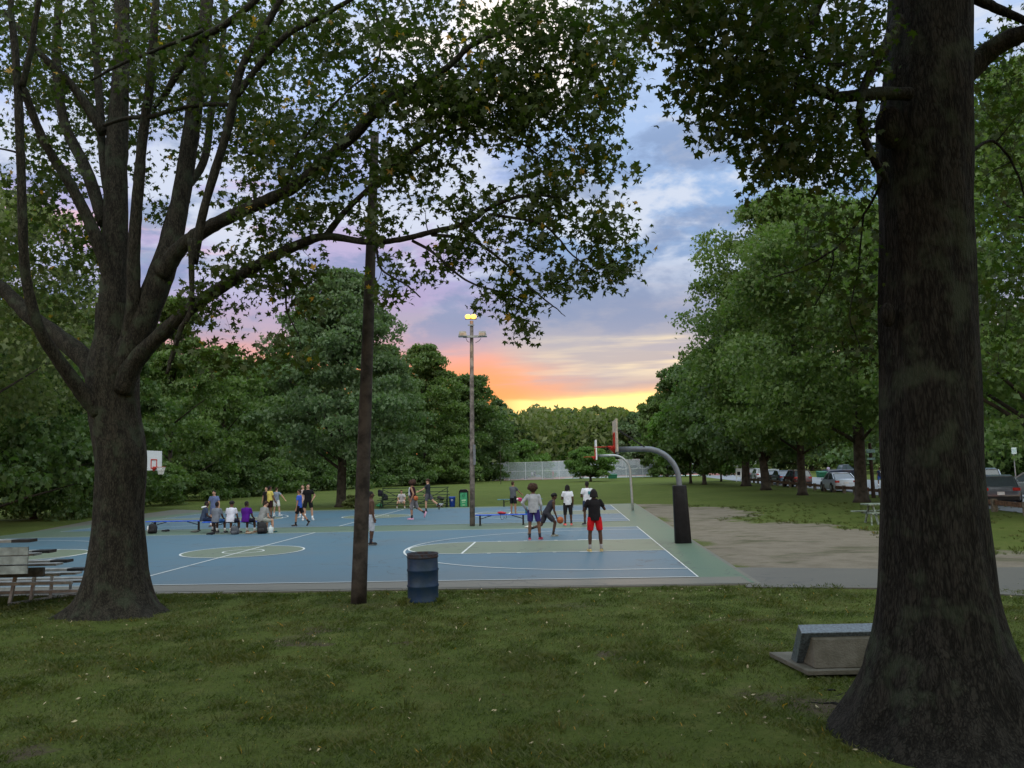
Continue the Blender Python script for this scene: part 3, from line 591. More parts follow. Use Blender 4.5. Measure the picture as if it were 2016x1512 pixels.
# --- right foreground tree
YR = 7.55
br = gnd(1850, 1400); br.z = -.06
cxw = lambda px, py: at(px, py, YR)
tr_ = [(cxw(1863, 1475), 0.592), (cxw(1862, 1440), 0.592), (cxw(1858, 1380), 0.573), (cxw(1853, 1300), 0.549), (cxw(1850, 1240), 0.511), (cxw(1843, 1100), 0.461), (cxw(1834, 900), 0.425), (cxw(1831, 760), 0.418), (cxw(1828, 620), 0.406), (cxw(1826, 500), 0.392), (cxw(1824, 380), 0.393), (cxw(1822, 260), 0.409), (cxw(1824, 200), 0.401), (cxw(1828, 100), 0.382), (cxw(1830, 0), 0.377), (cxw(1832, -200), 0.353), (cxw(1836, -600), 0.286), (cxw(1838, -1000), 0.210)]
limbsR = [
 [(1790, 185, 30, 7.2), (1735, 184, 30, 7.1), (1690, 186, 28, 7.0), (1650, 183, 26, 6.95), (1620, 172, 26, 6.9), (1585, 158, 30, 6.9), (1566, 152, 20, 6.9)],
 [(1770, 40, 34, 7.3), (1742, 95, 26, 7.1), (1712, 145, 22, 7.0), (1692, 190, 18, 6.9), (1690, 235, 20, 6.9), (1702, 285, 20, 6.9), (1722, 325, 18, 6.95), (1734, 352, 8, 7.0)],
 [(1740, 100, 18, 7.0), (1690, 112, 13, 6.8), (1640, 128, 9, 6.6), (1560, 110, 6, 6.4), (1460, 100, 4, 6.2)],
 [(1880, 160, 64, 7.6), (1925, 120, 52, 7.6), (1965, 85, 44, 7.5), (2020, 62, 40, 7.4), (2100, 50, 34, 7.3), (2300, 0, 24, 7)],
 [(1880, -30, 40, 7.6), (1930, 0, 28, 7.5), (1985, 28, 20, 7.4), (2050, 60, 14, 7.3)],
 [(1745, 340, 9, 7.4), (1715, 400, 7, 7.6), (1680, 450, 6, 7.8), (1640, 495, 5, 8.0), (1570, 535, 4, 8.2), (1500, 560, 3, 8.4)],
 [(1700, 425, 5, 7.7), (1695, 480, 4, 7.7), (1690, 560, 4, 7.7), (1680, 630, 3, 7.7), (1700, 700, 2.5, 7.7)],
 [(1640, 495, 4, 8.0), (1640, 520, 3, 8.0), (1625, 560, 2.5, 8.1), (1600, 600, 2.5, 8.1)],
 [(1770, -60, 60, 7.4), (1700, -120, 44, 6.9), (1560, -160, 34, 6.4), (1420, -120, 26, 6.0), (1330, -60, 15, 5.8), (1290, 0, 8, 5.7)],
 [(1560, -160, 24, 6.4), (1520, -60, 16, 6.4), (1490, 30, 10, 6.4), (1450, 120, 7, 6.4), (1430, 200, 4, 6.4)],
 [(1700, -120, 24, 6.9), (1640, -40, 16, 6.8), (1600, 30, 12, 6.7), (1570, 110, 8, 6.6), (1540, 250, 5, 6.5), (1500, 330, 3, 6.4)],
 [(1650, 186, 8, 6.95), (1640, 230, 6, 6.9), (1610, 300, 4, 6.9), (1560, 360, 3, 6.9)],
 [(1910, 300, 10, 7.8), (1950, 280, 7, 8), (1990, 330, 5, 8.1), (2016, 420, 4, 8.2)]]
blR = [(1330, 50, 60, 70, 50, 5.9, .5), (1450, 70, 110, 75, 110, 6.3, .7), (1580, 70, 120, 85, 140, 6.8, .9), (1690, 90, 60, 90, 55, 7.2, .8), (1375, 165, 55, 60, 40, 6.2, .4), (1470, 185, 90, 60, 70, 6.4, .6), (1580, 215, 110, 60, 90, 6.8, .7),
 (1445, 262, 60, 26, 24, 6.4, .3), (1530, 290, 60, 45, 42, 6.6, .4), (1500, 350, 26, 24, 14, 6.4, .2), (1620, 310, 80, 60, 60, 7.0, .6), (1690, 300, 40, 90, 30, 7.6, .5), (1570, 360, 70, 25, 10, 7.0, .4),
 (1650, 430, 80, 60, 30, 8.0, .6), (1590, 520, 90, 60, 26, 8.2, .6), (1690, 560, 45, 80, 22, 7.9, .4), (1650, 640, 60, 40, 14, 8.1, .4), (1700, 690, 32, 26, 12, 7.8, .3), (1420, 10, 150, 40, 60, 6.2, .8),
 (1980, 150, 60, 120, 50, 8.4, .6), (1965, 350, 55, 120, 40, 8.6, .6), (1985, 560, 40, 90, 26, 8.8, .5), (1945, 240, 30, 60, 16, 8.8, .4), (1975, 700, 45, 60, 10, 9, .4)]
blR += [(1600, -450, 900, 380, 330, 6.6, 2.6), (2350, 0, 300, 500, 60, 7.5, 2)]
lobR = [(PI*1.0, .30, 7), (PI*1.17, .28, 12), (PI*1.34, .50, 12), (PI*1.52, .36, 14), (PI*1.70, .52, 10), (PI*1.88, .45, 9), (PI*.10, .6, 6), (PI*.5, .3, 3), (PI*.8, .4, 6)]
tree_r, skR = fg_tree('oak_tree', 'massive dark tree trunk filling the right foreground in front of the stone marker', br, tr_, limbsR, blR, 14, .12, .054, LM_R, M_BARK_N, 9, lobR, .36, 'large trees on the near lawn', .62)
# right tree's unseen crown, added over and behind the camera to darken the foreground
rs = np.random.RandomState(77); n = 17000; P = np.stack([rs.uniform(-8, 14, n), rs.uniform(-11, 6.5, n), 7.6+rs.rand(n)*3.0], -1)
M, P = leaves_at(P, rs, 1, .1, .17); mk_inst('overhead_shade_crown', LT3[0], LT3[1], M, P-np.array(tree_r.location), LM_R, tree_r)
# surface roots and wood chips at the right tree
def roots():
    rs = np.random.RandomState(8); mb = MB()
    for px0, py0, px1, py1, r in ((1700, 1385, 1545, 1375, .022), (1720, 1350, 1600, 1366, .018), (1760, 1440, 1650, 1400, .03), (1860, 1470, 1700, 1480, .035), (1960, 1400, 2010, 1500, .04), (1640, 1350, 1590, 1355, .010)):
        a, b_ = gnd(px0, py0), gnd(px1, py1); P = []
        for t in np.linspace(0, 1, 9): q = a.lerp(b_, t); P.append((q.x+rs.normal()*.03, q.y+rs.normal()*.03, float(hgt(np.array(q.x), np.array(q.y)))+.012-.03*t))
        mb.tube(P, np.linspace(r, r*.35, 9), 6)
    return mb
shift(roots(), tree_r.location).build('roots', M_BARK_N, tree_r, True)
# ---------------------------------------------------------------- mid and far trees
LMAT = {k: leafmat('foliage_'+k, *v) for k, v in {
 'deep': ((.068, .118, .038), (.048, .090, .030), (.098, .145, .045), .32, .35),
 'mid': ((.092, .150, .044), (.066, .118, .036), (.125, .175, .050), .32, .3),
 'bright': ((.100, .190, .045), (.075, .150, .042), (.135, .210, .05), .3, .3),
 'grey': ((.100, .155, .076), (.074, .122, .062), (.125, .175, .082), .32, .3),
 'olive': ((.130, .160, .060), (.100, .130, .050), (.150, .175, .062), .34, .3)}.items()}  # olive is lightened in colour so far trees look faded, in place of haze
def crown_pts(rs, n, H, R, z0, nb, shape, flat=.55):
    """points on the shells of many boughs spread through an uneven crown envelope"""
    cs = []
    for i in range(nb):
        t = rs.rand()**.85; z = z0+(H-z0)*t
        env = {'round': math.sqrt(max(0.02, 1-(2*t-.85)**2/1.35)), 'cone': (1-t)**.75*1.02+.06, 'bell': (.22+.78*min(1, max(0, (1-t)/.62))**.8)*(1 if t > .12 else .8), 'tall': math.sqrt(max(.02, 1-(2*t-.8)**2/1.5))*.9, 'wall': (1-.5*t**2.2)*math.sqrt(max(.03, 1-t**3*.97))}[shape]
        a = rs.rand()*2*PI; rr = R*env*(rs.rand()**.42)*rs.uniform(.82, 1.12)
        cs.append((math.cos(a)*rr, math.sin(a)*rr, z, R*rs.uniform(.09, .25)*(.55+.45*env)))
    cs = np.array(cs); k = rs.randint(0, nb, n); c = cs[k]
    d = rs.normal(size=(n, 3)); d /= np.linalg.norm(d, axis=1)[:, None]; d[:, 2] = np.where((d[:, 2] < 0) & (rs.rand(n) < .6), -d[:, 2], d[:, 2])
    rad = c[:, 3]*(.62+.5*rs.rand(n)+.18*np.abs(rs.normal(size=n))); P = c[:, :3]+d*rad[:, None]*np.array([1, 1, flat])
    P += rs.normal(size=(n, 3))*R*.02
    P[:, 2] = np.maximum(P[:, 2], .05); return P, cs, d
def far_tree(name, label, px, py, H, R, z0=2.0, tr=.3, n=9000, size=.26, mat='mid', shape='round', nb=46, seed=1, grp='trees round the courts', Y=None, cat='tree', trunk=True, bark=None, lt=None):
    n = int(n*1.7); size *= .76
    base = gnd(px, py) if Y is None else Vector((at(px, py, Y).x, Y, 0)); rs = np.random.RandomState(seed)
    root = empty(name, base, rs.rand()*6); tag(root, label, cat, grp)
    nb = int(nb*1.8); P, cs, d = crown_pts(rs, n, H, R, z0, nb, shape); M = rotm(rs, n, .9)*(size*rs.uniform(.6, 1.3, n))[:, None, None]
    L = lt or (LT2 if size*F/base.y > 3.2 else LT3); mk_inst('crown', L[0], L[1], M, P, LMAT[mat], root)
    if trunk:
        mb = MB(); top = z0+(H-z0)*.6; zz = [0, .25, .8, z0, (z0+top)/2, top]; mb.tube([(math.sin(z*.7+seed)*.12*(z > 1), math.cos(z*.5+seed)*.1*(z > 1), z) for z in zz], [tr*1.55, tr*1.15, tr, tr*.88, tr*.6, tr*.25], 12)
        for c in cs[rs.permutation(nb)[:14]]:
            z1 = max(z0*.8, min(top*.9, c[2]-np.hypot(c[0], c[1])*.7)); mb.tube([(0, 0, z1), (c[0]*.5, c[1]*.5, (z1+c[2])/2+.1), (c[0], c[1], c[2])], [tr*.35, tr*.2, tr*.06], 5)
        mb.build('trunk', bark or M_BARK_F, root, True)
    return root
TREES = [
 # left woods, near to far
 ('dense_tree', 'very dark tall tree at the far left edge behind the maple', -90, 1040, 15, 6.5, .4, .3, 15000, .26, 'deep', 'wall', 60),
 ('dense_tree', 'dark woodland tree with a pale slim trunk at the left edge of the grass', 66, 1022, 14, 5.0, 2.4, .15, 13000, .25, 'deep', 'wall', 50),
 ('dense_tree', 'dark wood edge tree right behind the thick left trunk', 190, 1008, 14.5, 5.5, .3, .25, 14000, .26, 'deep', 'wall', 55),
 ('dense_tree', 'fresh green spreading tree behind the white backboard on the left', 335, 988, 19.5, 6.5, .3, .28, 16000, .28, 'mid', 'wall', 60),
 ('dense_tree', 'green woodland tree behind the man in the blue tee', 440, 978, 17, 6.5, .3, .28, 15000, .30, 'mid', 'wall', 60),
 ('dense_tree', 'shaggy woodland tree behind the yellow shirt player', 540, 968, 18, 7, .3, .3, 14000, .34, 'deep', 'wall', 60),
 ('dense_tree', 'tall dark tree standing in the woods above the man in yellow', 480, 965, 20, 7, 4, .3, 12000, .38, 'grey', 'wall', 50),
 ('linden_tree', 'tall broad linden with a thick bare trunk on the lawn behind the courts', 672, 998, 16.6, 5.6, 3.2, .34, 34000, .20, 'grey', 'bell', 150),
 ('dense_tree', 'dark tree just behind the linden with a pale forked trunk', 757, 957, 23, 7.5, 3.5, .45, 17000, .36, 'deep', 'wall', 80),
 ('dense_tree', 'feathery topped green tree between the leaning pole and the light pole', 838, 953, 24, 8.2, 1.0, .4, 20000, .38, 'mid', 'bell', 90),
 ('dense_tree', 'bushy bright green tree left of the light pole', 880, 951, 10, 6, .3, .3, 12000, .36, 'bright', 'wall', 50),
 ('dense_tree', 'dark round topped tree directly behind the light pole', 925, 948, 20.5, 9.0, .5, .4, 18000, .44, 'deep', 'bell', 80),
 ('dense_tree', 'lower olive tree right of the light pole above the fence corner', 985, 941, 20, 8, .5, .4, 14000, .5, 'grey', 'wall', 60),
 ('dense_tree', 'yellow green rounded tree just over the left end of the court fence', 1035, 943, 8, 6, .3, .3, 11000, .42, 'bright', 'wall', 46),
 ('dense_tree', 'soft olive treetops far off behind the left part of the fence', 1062, 936, 20, 11, 1, .4, 12000, .6, 'olive', 'wall', 56),
 ('dense_tree', 'low far tree under the yellow band of sky', 1115, 935, 19.5, 11, 1, .4, 12000, .6, 'grey', 'wall', 56),
 ('dense_tree', 'far tree rising under the brightest part of the sunset', 1190, 935, 18.4, 10, 1, .4, 12000, .6, 'olive', 'round', 50),
 ('dense_tree', 'low far green tree behind the upright backboards', 1150, 936, 17.0, 11, 1, .4, 12000, .55, 'bright', 'wall', 56),
 ('dense_tree', 'far tree between the curved hoop pole and the sunset', 1255, 935, 15.5, 9, 1, .4, 12000, .6, 'grey', 'wall', 56),
 ('dense_tree', 'rounded far tree with ragged top at the right end of the fence', 1312, 939, 15.8, 6.5, .6, .4, 14000, .48, 'mid', 'round', 60),
 ('dense_tree', 'green tree low behind the bench sitters deep in the woods', 420, 966, 17, 10, .3, .3, 13000, .42, 'mid', 'wall', 60),
 ('dense_tree', 'dark tree deep in the woods behind the backboard', 300, 972, 17, 11, .3, .3, 13000, .42, 'deep', 'wall', 60),
 ('dense_tree', 'tree deep in the woods left of the linden trunk', 620, 953, 17, 10, .3, .3, 13000, .46, 'mid', 'wall', 60),
 ('dense_tree', 'tree deep in the woods right of the linden trunk', 740, 947, 19, 11, .3, .3, 13000, .5, 'deep', 'wall', 60),
 ('dense_tree', 'dark tree deep in the woods beyond the far left lawn', 150, 985, 16, 11, .3, .3, 13000, .4, 'deep', 'wall', 60),
 ('maple_tree', 'yellow green leafy tree at the left edge behind the maple limbs', -190, 1075, 14.5, 6.6, 4.5, .3, 26000, .17, 'olive', 'round', 120),
 # right row beside the car park
 ('oak_tree', 'oak with the thickest visible trunk in the row beside the guard rail', 1697, 989, 17, 7.2, 4.2, .34, 34000, .19, 'mid', 'round', 130),
 ('oak_tree', 'second oak of the row whose crown rises highest over the cars', 1580, 975, 21.8, 7.4, 3.6, .29, 38000, .22, 'mid', 'round', 140),
 ('oak_tree', 'slim trunked oak standing left of the tallest one in the row', 1508, 965, 17, 6.2, 3.0, .38, 24000, .27, 'grey', 'round', 90),
 ('oak_tree', 'oak whose short trunk hides the white parked car', 1469, 957, 15, 7.5, 2.6, .42, 18000, .32, 'deep', 'round', 80),
 ('maple_tree', 'darker tree with thin trunk behind the padded hoop pole', 1387, 954, 15, 5.2, 1.6, .22, 18000, .34, 'deep', 'round', 80),
 ('maple_tree', 'smaller green tree with two thin trunks right of the tennis fence', 1360, 952, 11, 4.4, 2.4, .16, 14000, .34, 'bright', 'round', 60),
 ('maple_tree', 'young leafy tree in front of the pink court surface', 1420, 948, 10, 4.2, 1.2, .12, 9000, .32, 'bright', 'round', 40),
 # beyond the road
 ('dense_tree', 'green tree far behind the parked silver sedan', 1600, 927, 17, 13, 1.5, .4, 14000, .6, 'grey', 'wall', 56),
 ('dense_tree', 'leafy tree across the road left of the blue signs', 1690, 929, 16, 11, 1.5, .4, 14000, .5, 'mid', 'wall', 56),
 ('dense_tree', 'leafy tree far behind the big right trunk', 1800, 931, 17, 12, 1.5, .4, 12000, .5, 'grey', 'wall', 56),
 ('dense_tree', 'dark tall tree across the road right of the big trunk', 1945, 940, 16, 7.5, .5, .4, 20000, .34, 'deep', 'wall', 70),
 ('dense_tree', 'tall airy tree over the white road sign at the right edge', 2040, 940, 19, 9, 1.0, .4, 20000, .36, 'mid', 'wall', 80),
 ('dense_tree', 'leafy tree past the right edge beside the road', 2180, 950, 20, 9, 1.0, .4, 14000, .4, 'mid', 'wall', 80)]
for i, t in enumerate(TREES):
    nm, lb, px, py, H, R, z0, tr, n, sz, mt, shp, nb = t
    far_tree(nm, lb, px, py, H, R, z0, tr, n, sz, mt, shp, nb, seed=100+i, grp='woodland trees beyond the grass' if nm == 'dense_tree' else 'trees in the park')
# oaks overhanging from out of frame on the right
far_tree('oak_tree', 'oak past the right edge whose leafy boughs hang over the parked cars', 2120, 1010, 19, 8.5, 3.2, .4, 30000, .20, 'mid', 'round', 120, seed=301, grp='trees in the park')
# shrubs
SH = [('dark understory shrub at the foot of the left woods by the grass', 20, 1026, 4.0, 4.0, 'deep'), ('dark understory shrub behind the left tree trunk', 150, 1012, 4.2, 4.2, 'deep'), ('leafy shrub under the white backboard', 300, 996, 3.6, 3.6, 'mid'),
 ('shrub at the wood edge behind the blue benches', 400, 985, 3.6, 4.2, 'deep'), ('shrub at the wood edge behind the man in the blue tee', 470, 978, 4.2, 4.6, 'deep'), ('leafy shrub behind the yellow shirt player', 540, 971, 4.0, 4.8, 'mid'),
 ('dark shrub behind the black shirt player', 610, 966, 4.2, 5.2, 'deep'), ('dark shrub left of the pole behind the bleachers', 700, 962, 4.4, 5.4, 'deep'), ('low dark shrub behind the green bleachers', 790, 957, 4.6, 5.6, 'deep'), ('green shrub behind the recycling bin', 860, 954, 4.8, 5.2, 'mid'), ('upright shrub left of the light pole', 905, 952, 5.2, 4.0, 'mid'), ('green shrub at the left end of the tennis fence', 928, 948, 5.4, 3.4, 'mid'),
 ('bright bush by the road sign at the right edge', 1990, 948, 3.6, 3.6, 'bright'), ('dark bush behind the parked cars right of the big trunk', 1945, 949, 3.6, 3.6, 'deep'), ('hedge bush beyond the road behind the sedan', 1640, 921, 5.0, 10, 'deep'), ('hedge bush beyond the road by the blue signs', 1725, 924, 5, 8, 'mid'), ('hedge bush behind the parked white car', 1520, 927, 5, 10, 'deep'), ('hedge bush beside the pink court surface', 1440, 934, 5, 7, 'deep')]
for i, (lb, px, py, H, R, mt) in enumerate(SH):
    far_tree('shrub', lb, px, py, H, R, .1, .1, 6000, .2 if py > 980 else .3, mt, 'wall', 34, seed=400+i, grp='shrubs along the wood edge', cat='shrub', trunk=False)
far_tree('ornamental_tree', 'low spreading tree with a dense green crown in front of the tennis fence', 1163, 948, 5.3, 3.7, .8, .18, 14000, .22, 'bright', 'round', 60, seed=501, grp='trees in the park')
far_tree('shrub', 'clump of sprouts at the foot of the linden', 690, 1000, .8, .9, .05, .1, 1600, .12, 'olive', 'wall', 14, seed=502, grp='shrubs on the lawn', cat='shrub', trunk=False)
sp = MB(); sp.tube([(0, 0, 0), (.05, 0, 2.5), (0, .05, 5.5), (.1, 0, 7.5)], [.05, .04, .03, .01], 6)
for k in range(12): a = k*2.4; z = 2.2+k*.4; sp.tube([(0, 0, z), (math.cos(a)*.5, math.sin(a)*.5, z+.6)], [.015, .005], 4)
so = empty('sapling', gnd(986, 953)); tag(so, 'thin bare sapling standing before the left end of the tennis fence', 'tree'); sp.build('trunk', M_BARK_F, so)

# a continuous far wood behind everything
m = MB()
for px_, py_, rr_ in ((1752, 250, .13), (1748, 620, .07), (1905, 560, .06)):
    c_ = at(px_, py_, 7.35)-tree_r.location; m_ = MB(); m_.sphere(c_, (rr_, rr_*.9, rr_*1.6), 14, 10); m_.build('burl', M_BARK_N, tree_r, True)
def far_wood():
    rs = np.random.RandomState(60); n = 90000; px = rs.uniform(-400, 2400, n); Y = rs.uniform(205, 262, n)
    hx = np.interp(px, [-400, 0, 500, 860, 900, 1000, 1290, 1340, 1500, 2400], [620, 640, 700, 750, 795, 812, 822, 790, 760, 700])
    wob = (fbm(px, Y*0, 60, 5)-.5)*26+(fbm(px, Y*0, 22, 8)-.5)*16
    top = np.array([(921-(h+w))/F*230+2.4 for h, w in zip(hx, wob)]); t = rs.rand(n)**.7
    X_ = np.array([at(p_, 921, y_).x for p_, y_ in zip(px, Y)]); Z_ = top*t
    M = rotm(rs, n, .9)*(rs.uniform(.5, 1.0, n))[:, None, None]; return LT3[0], LT3[1], M, np.stack([X_, Y, Z_], -1)
tag(mk_inst('distant_woodland', *far_wood(), LMAT['olive']), 'continuous distant woodland closing the view behind the park', 'woodland', kind='stuff')
# ------------------------------------------------------------------ shared paints
M_STEEL = pmat('galvanised_steel', (.42, .44, .45), .45, .7, .1, 6)
M_GPOLE = pmat('grey_painted_steel', (.16, .18, .21), .5, .2, .1, 5)
M_ALU = pmat('weathered_aluminium', (.30, .31, .30), .5, .35, .2, 5)
M_ALU2 = pmat('aluminium_grey_green', (.24, .28, .28), .5, .2, .2, 5)
M_BLACK = pmat('black_vinyl', (.008, .008, .010), .5, var=.2, spec=.2)
M_BLACKM = pmat('black_metal', (.02, .02, .022), .5, .3)
M_DKGREEN = pmat('dark_green_metal', (.015, .035, .022), .5, .2)
M_BLUEP = pmat('bench_blue', (.03, .12, .66), .45, spec=.3)
M_BLUEW = pmat('bench_faded_blue', (.10, .26, .36), .6, var=.3)
M_WHITE = pmat('white_paint', (.78, .80, .82), .4, var=.04)
M_RED = pmat('hoop_red', (.55, .045, .03), .45)
M_BEIGE = pmat('backboard_edge', (.48, .42, .34), .6, var=.15)
M_NET = pmat('net_white', (.75, .75, .72), .8)
M_WOODP = pmat('pole_wood_dark', (.048, .041, .035), .9, var=.35, nscale=4, bump=.6, bscale=12)
M_WOODG = pmat('pole_wood_grey', (.17, .15, .14), .9, var=.3, nscale=4, bump=.5, bscale=12)
M_CONC = pmat('concrete', (.120, .116, .096), .9, var=.3, nscale=5, bump=.6, bscale=40, col2=(.075, .072, .055))
M_GRAN = pmat('blue_granite', (.080, .105, .120), .35, var=.35, nscale=40, spec=.5)
M_GLASSL = pmat('lamp_glass', (.30, .27, .24), .15, spec=.6)
M_HOUS = pmat('lamp_housing', (.30, .33, .36), .45, .2)
M_LAMP = emat('lamp_glow', (1.0, .42, .06), 3.2)
# ------------------------------------------------------------------ leaning wooden pole
pb = gnd(706, 1187); Yp = pb.y; top = at(738, 262, Yp+.2)
r_ = empty('wooden_pole', pb); tag(r_, 'tall bare wooden pole leaning right between the big maple and the blue drum', 'pole')
m = MB(); pts = [Vector(pb)+(top-pb)*t for t in np.linspace(-.01, 1, 14)]; m.tube(pts, np.linspace(.150, .082, 14), 18); shift(m, pb).build('post', M_WOODP, r_, True)
m = MB(); h = at(775, 305, Yp-.1); m.tube([at(741, 285, Yp), at(752, 290, Yp), at(768, 300, Yp)], .018, 6); shift(m, pb).build('bracket', M_GPOLE, r_)
m = MB(); m.prism([(-.11, -.09), (.11, -.06), (.09, .09), (-.08, .10)], -.13, .13); m.v = [v+h-pb for v in m.v]; lh = m.build('floodlight', M_GPOLE, r_)
m = MB(); m.box(h-pb+Vector((.0, -.135, 0)), (.17, .01, .12)); m.build('lens', M_GLASSL, lh)
# ------------------------------------------------------------------ light pole
lb = gnd(930, 1037); Yl = lb.y; lt_ = at(928.5, 632, Yl)
r_ = empty('light_pole', lb); tag(r_, 'grey wooden floodlight pole between the two courts with its top lamps lit', 'light pole')
m = MB(); m.tube([lb.lerp(lt_, t) for t in (-.003, .3, .6, 1)], [.112, .103, .09, .076], 16); shift(m, lb).build('post', M_WOODG, r_, True)
def lp(px, py, dy=0): return at(px, py, Yl+dy)-lb
m = MB(); m.bar(lp(912, 663, -.12), lp(950, 662, -.12), .09, .09); m.build('crossarm', M_HOUS, r_)
for px in (911, 950):
    fl = MB(); fl.prism([(-.19, -.11), (.19, -.11), (.14, .11), (-.14, .11)], -.15, .18)
    c = lp(px, 658, -.2); fl.v = [v+c for v in fl.v]; o_ = fl.build('floodlight', M_HOUS, r_)
    g = MB(); g.box(c+Vector((0, -.155, -.02)), (.26, .012, .12)); g.build('lens', M_GLASSL, o_)
for px in (921.5, 932.5):
    c = lp(px, 624, -.05); g = MB(); g.prism([(-.13, -.09), (.13, -.09), (.09, .10), (-.09, .10)], -.02, .14); g.v = [v+c for v in g.v]; o_ = g.build('floodlight', M_HOUS, r_)
    g = MB(); g.sphere(c+Vector((0, -.10, 0)), (.125, .08, .10), 14, 10); g.build('bulb', M_LAMP, o_, True)
    L = bpy.data.lights.new('floodlight_lamp', 'SPOT'); L.energy = 50; L.color = (1, .6, .22); L.shadow_soft_size = .12; L.spot_size = 2.6; lo = bpy.data.objects.new('floodlight_light', L); C.objects.link(lo); lo.parent = r_; lo.location = c+Vector((0, -.45, .05)); lo.rotation_euler = Vector((0, .8, .6)).to_track_quat('Z', 'Y').to_euler()
m = MB(); m.bar(lp(921, 640, -.1), lp(934, 640, -.1), .06, .05); m.build('bracket', M_HOUS, r_)
for q in ([(917, 665), (920, 672), (924, 674)], [(947, 666), (943, 671), (936, 675)]): m = MB(); m.tube([lp(*q[0], -.15), lp(*q[1], -.15), lp(*q[2], -.13)], .012, 5); m.build('cable', M_BLACKM, r_)
m = MB(); m.box(lp(934, 895, -.14), (.10, .06, .85)); m.build('conduit_box', M_GPOLE, r_)
# ------------------------------------------------------------------ hoops
def hoop(base, lean, facing, label, arm_z, arm_len, pipe, board_z0, board_z1, mat, pad, side_board, net, brace, group):
    """facing: unit vector from pole towards the court"""
    r_ = empty('basketball_hoop', base); tag(r_, label, 'basketball hoop', group)
    fx = Vector((facing.x, facing.y, 0)).normalized(); sx = Vector((-fx.y, fx.x, 0)); U = Vector((0, 0, 1)); R = 1.0 if pad else .9
    P = [Vector((0, 0, -.05)), U*.5+lean*.5, U*(arm_z-R)+lean*(arm_z-R)]
    c0 = P[-1]; 
    for a in np.linspace(0, PI/2, 9)[1:]: P.append(c0+fx*(R*(1-math.cos(a)))+U*(R*math.sin(a)))
    P.append(P[-1]+fx*(arm_len-R)); m = MB(); m.tube(P, pipe, 16, side=sx); m.build('pole', mat, r_, True)
    e = P[-1]
    if pad:
        m = MB(); hh = 1.78; rings = [(0, .27, .24), (.03, .28, .25), (hh-.03, .235, .2), (hh, .225, .19)]; 
        b0 = len(m.v); nn = 28
        for z, ax_, ay_ in rings:
            for k in range(nn):
                a = 2*PI*k/nn; ca, sa = math.cos(a), math.sin(a); q = (abs(ca)**5+abs(sa)**5)**-.2*.88; m.v.append(U*z+lean*z+fx*(ca*q*ax_)+sx*(sa*q*ay_))
        for i in range(3):
            for k in range(nn): q = i*nn; m.f.append([q+k, q+(k+1) % nn, q+nn+(k+1) % nn, q+nn+k])
        m.f.append([3*nn+k for k in range(nn)]); m.build('pad', M_BLACK, r_, True)
        m = MB(); m.tube([fx*-.19+sx*-.225+U*.55+lean*.55, fx*-.14+sx*-.215+U*1.1+lean, fx*-.10+sx*-.20+U*1.6+lean*1.6], .012, 6); m.build('pad_seam', pmat('pad_seam_tan', (.42, .22, .08), .7), r_)
    z0, z1 = board_z0, board_z1
    bc = Vector((e.x, e.y, 0))+fx*.05; th = .05
    Rm = Matrix((fx, sx, U)).transposed()
    m = MB(); m.box(bc+U*(z0+z1)/2, (th, 1.83, z1-z0), R=Rm); bb = m.build('backboard', M_WHITE if not side_board else M_BEIGE, r_)
    m = MB(); zc = z0+.12; ft = bc+fx*(th/2+.006)
    for a_, b_ in (((-.305, .0), (.305, .0)), ((-.305, .46), (.305, .46)), ((-.305, 0), (-.305, .46)), ((.305, 0), (.305, .46))):
        m.bar(ft+sx*a_[0]+U*(zc+a_[1]), ft+sx*b_[0]+U*(zc+b_[1]), .05, .05)
    m.build('target_square', M_RED, bb)
    rz = z0+.17; rc = bc+fx*(th/2+.18+.2286); m = MB(); m.tube([rc+fx*math.cos(a)*.235+sx*math.sin(a)*.235+U*rz for a in np.linspace(0, 2*PI, 25)], .012, 6, cap=False)
    m.prism([(-.0, 0), (.0, 0), (0, 0)], 0, 0) if False else None
    v = [bc+fx*.03+sx*q*.11+U*(rz+dz) for q in (-1, 1) for dz in (.03, -.22)]+[bc+fx*.24+sx*q*.10+U*(rz+dz) for q in (-1, 1) for dz in (.03, -.02)]
    m.add(v, [(0, 4, 6, 2), (1, 3, 7, 5), (0, 1, 5, 4), (2, 6, 7, 3), (0, 2, 3, 1), (4, 5, 7, 6)]); rim = m.build('rim', M_RED, r_, True)
    if net:
        m = MB()
        for k in range(12):
            for dr in (1, -1):
                Q = []
                for j in range(6): a = 2*PI*(k+dr*j*.5)/12; rr = .225-.022*j; Q.append(rc+fx*math.cos(a)*rr+sx*math.sin(a)*rr+U*(rz-.08*j))
                m.tube(Q, .011, 4)
        m.build('net', M_NET, rim)
    if brace:
        m = MB()
        for q in (-1, 1): m.bar(bc-fx*.02+sx*q*.3+U*(z1-.25), e-fx*.85+sx*q*.05+U*.05, .025, .025)
        m.build('brace', M_BLACKM, r_)
    m = MB(); m.box(e+U*0, (.06, .3, .3), R=Rm); m.build('mount_plate', M_GPOLE, r_)
    return r_
sdir = Vector((-math.cos(CR), -math.sin(CR), 0))
b1 = gnd(1345, 1071); hoop(b1, Vector((-.022, 0, 0)), sdir, 'near goose neck basketball hoop with a black padded post beside the dirt', 2.92, 1.85, .085, 2.84, 3.83, M_GPOLE, True, True, False, True, 'basketball hoops')
b2 = gnd(1246, 1006); hoop(b2, Vector((-.03, 0, 0)), sdir, 'far basketball hoop on a bare silver curved post behind the padded one', 2.98, 1.75, .065, 2.76, 3.82, M_STEEL, False, False, False, False, 'basketball hoops')
b3 = ct(2*HL+1.2, CW*1.5+GAP-.2); hoop(b3, Vector((-.02, 0, 0)), -sdir, 'white backboard with red square and white net seen beside the maple trunk', 2.98, 1.75, .065, 2.76, 3.82, M_STEEL, False, False, True, False, 'basketball hoops')
